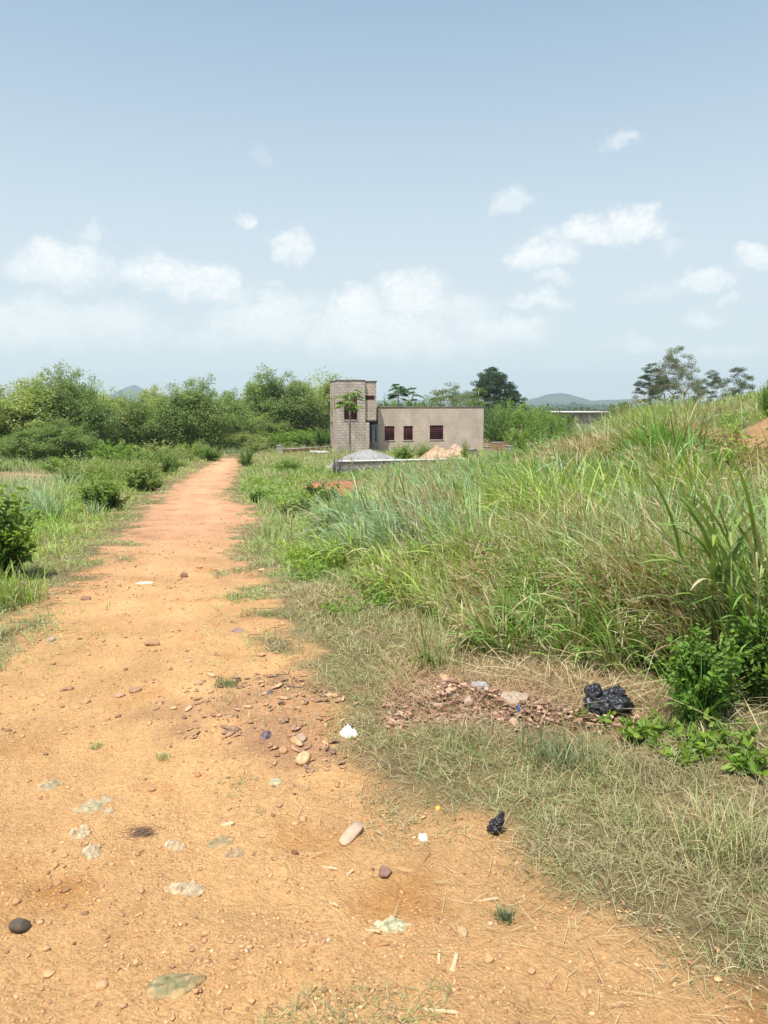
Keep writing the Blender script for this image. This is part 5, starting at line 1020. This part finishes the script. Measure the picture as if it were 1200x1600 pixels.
M_heap = mat('chippings', rough=.95, spec=.2, attr=True, noise=(28, .6, 4), bump=(22, 1, .04)); M_sand = mat('loose_earth', rough=.95, spec=.1, attr=True, noise=(6, .8), bump=(9, .8, .05))
heap('gravel_heap', 'grey heap of stone chippings behind the low foundation wall', 'gravel heap', gp.x, 35.5, Rx*1.4, 1.7, Hg*1.03, M_heap, (.30,.29,.28), 1, 1.35, .08)
sp_ = atd(683, 720, 44); heap('sand_heap', 'pale orange sand heap below the widest house window', 'sand heap', sp_.x, 44, 1.5, 1.3, (atd(690, 688, 44).z-float(hgt(sp_.x, 44)))*.74, M_sand, (.44,.30,.20), 2, 1.25, .42)
sp_ = atd(712, 715, 45); heap('sand_heap', 'smaller pale sand heap right beside the larger one', 'sand heap', sp_.x, 45, 1.1, 1.0, atd(712, 693, 45).z-float(hgt(sp_.x, 45)), M_sand, (.46,.33,.235), 3, 1.25, .4)
x, y = atp(590, 792); heap('soil_heap', 'red soil heap in the weeds below the foundation wall', 'soil heap', x, y, .62, .7, .42, M_sand, (.42,.17,.095), 4, 1.2, .4)
x, y = atp(556, 788); heap('soil_heap', 'flatter brownish part heap left of the red soil heap', 'soil heap', x, y, .7, .8, .28, M_sand, (.36,.19,.115), 5, 1.2, .5)
x, y = atp(496, 778); heap('soil_heap', 'small bright orange soil heap beside the iron rods', 'soil heap', x, y, .26, .3, .38, M_sand, (.5,.24,.11), 6, 1.2, .3)
rg = np.random.RandomState(4)
for k, (px, n) in enumerate(((524, 9), (531, 6))):
    p = atd(px, 748, 30.2+k*.5); o = MB()
    for q in range(n):
        dx_, dy_ = rg.uniform(-.11, .11), rg.uniform(-.15, .15); h = rg.uniform(.55, .85); o.tube([[dx_, dy_, 0], [dx_+.01, dy_, h*.5], [dx_+rg.randn()*.02, dy_, h]], .011, 5)
    for z in (.2, .45): o.box(-.12, .12, -.16, -.15, z, z+.012).box(-.12, .12, .15, .16, z, z+.012)
    o = o.obj('starter_rods', M_iron); o.location = gpt(p.x, 30.2+k*.5); tag(o, ['cluster of rusty iron starter rods left of the foundation wall corner', 'smaller cluster of iron rods at the foundation wall corner'][k], 'iron rods', 'starter rods by the foundation')
# low walls round the house
def lowwall(label, pxa, Ya, pxb, Yb, h, m=M_block, th=.16, cap=None, name='low_wall'):
    a = atd(pxa, 700, Ya); b = atd(pxb, 700, Yb); z = min(float(hgt(a.x, Ya)), float(hgt(b.x, Yb))); L_ = math.hypot(b.x-a.x, Yb-Ya); e = empty(name, (a.x, Ya, z), math.atan2(Yb-Ya, b.x-a.x), label=label, cat='wall')
    wall('blockwork', m, e, (0,0,0), (1,0,0), (0,-1,0), L_, -.4, h-.05, th); MB().box(-.02, L_+.02, -.02, th+.02, h-.048, h).obj('capping', cap or M_conc, e); return e
lowwall('low pinkish block wall left of the tower between the pillar stub and the tower', 441, 58, 528, 62.5, .42, M_orange)
lowwall('short square block pillar stub at the left end of the low pink wall', 433, 57.6, 441, 57.7, .62, M_block, .45, name='pillar_stub')
lowwall('low block wall running from the right corner of the house', 756, 60, 800, 61, .5, M_blockp)
lowwall('orange block wall piece right of the house', 768, 58.5, 795, 59, .85, M_orange)
lowwall('grey block piece standing right of the orange wall piece', 793, 52, 803, 52.2, .75, M_blockg, .3)
lowwall('grey block piece in the grass below the right house corner', 732, 50, 745, 50.2, .55, M_blockg, .25)
lowwall('thin pale wall behind the bushes far right of the house', 820, 66, 842, 66.5, .9, M_orange)
# stacked blocks / rubble left of the tower foot
rg = np.random.RandomState(6)
for k, (px, lab) in enumerate(((508, 'loose pale block nearest the tower foot'), (497, 'loose pale block, second from the tower foot'), (489, 'leftmost loose pale block near the tower foot'))):
    p = atd(px, 705, 55.5+k*.4); mb = MB(); mb.box(-.33, .3, -.2, .22, 0, .16).box(-.1, .2, -.3, -.21, 0, .1); o = mb.obj('loose_blocks', M_concw); o.location = gpt(p.x, 55.5+k*.4, .05); o.rotation_euler = (.05, .06*k, rg.rand()*2); tag(o, lab, 'building block', 'loose blocks by the tower')
# far flat slab building
fb = atd(872, 660, 100); zt = atd(880, 643, 100).z; fg = float(hgt(fb.x, 100)); bd = empty('slab_roof_house', (fb.x, 100, fg), R(2), label='far unfinished house with a flat concrete slab roof above the tall grass', cat='house')
Hb = zt-fg; wall('front_wall', M_blockg, bd, (0,0,0), (1,0,0), (0,-1,0), 6.3, -.3, Hb-.18, .2, [(1.2,2.2,Hb-1.4,Hb-.5)])
MB().box(-.3, 6.8, -.5, 6, Hb-.175, Hb).obj('roof_slab', M_concw, bd); MB().box(.2, 6.1, 1.5, 1.6, -.2, Hb-.2).obj('inner_shade_panel', M_dark, bd)  # inner panel painted dark as the shade behind the front opening
ps = MB(); [ps.box(x_, x_+.06, 0, .06, Hb+.003, Hb+.28) for x_ in (.1, 1.9, 3.8, 6.2)]; ps.obj('rod_stubs', M_iron, bd)
wall('side_wall', M_blockg, bd, (0,5.8,0), (0,-1,0), (-1,0,0), 5.6, -.3, Hb-.18, .2)
# pale pole lying on the bare patch
a_ = atp(26, 746); b_ = atp(74, 747); o = MB().tube([[0, 0, .08], [(b_[0]-a_[0])*.5, (b_[1]-a_[1])*.5, .1], [b_[0]-a_[0], b_[1]-a_[1], .08]], .03, 6).obj('pole', M_wood); o.location = gpt(a_[0], a_[1]); tag(o, 'long pale pole lying on the bare patch at the left', 'pole')

# ------------------------------------------------------------------ haze
HB = 3700; V = [[x, y, z] for z in (-40, 130) for y in (-400, HB) for x in (-2400, 2400)]
mh = bpy.data.materials.new('haze'); mh.use_nodes = True; N = mh.node_tree.nodes; N.remove(N['Principled BSDF']); pv = N.new('ShaderNodeVolumePrincipled'); pv.inputs['Color'].default_value = (.78,.89,1,1); pv.inputs['Density'].default_value = .00030; pv.inputs['Anisotropy'].default_value = .2
mh.node_tree.links.new(pv.outputs[0], N['Material Output'].inputs['Volume'])
hzo = mesh_obj('haze', V, np.array([[0,2,3,1],[4,5,7,6],[0,1,5,4],[2,6,7,3],[0,4,6,2],[1,3,7,5]]), mh); tag(hzo, kind='stuff', label='pale haze in the air over the far bushland', cat='haze')
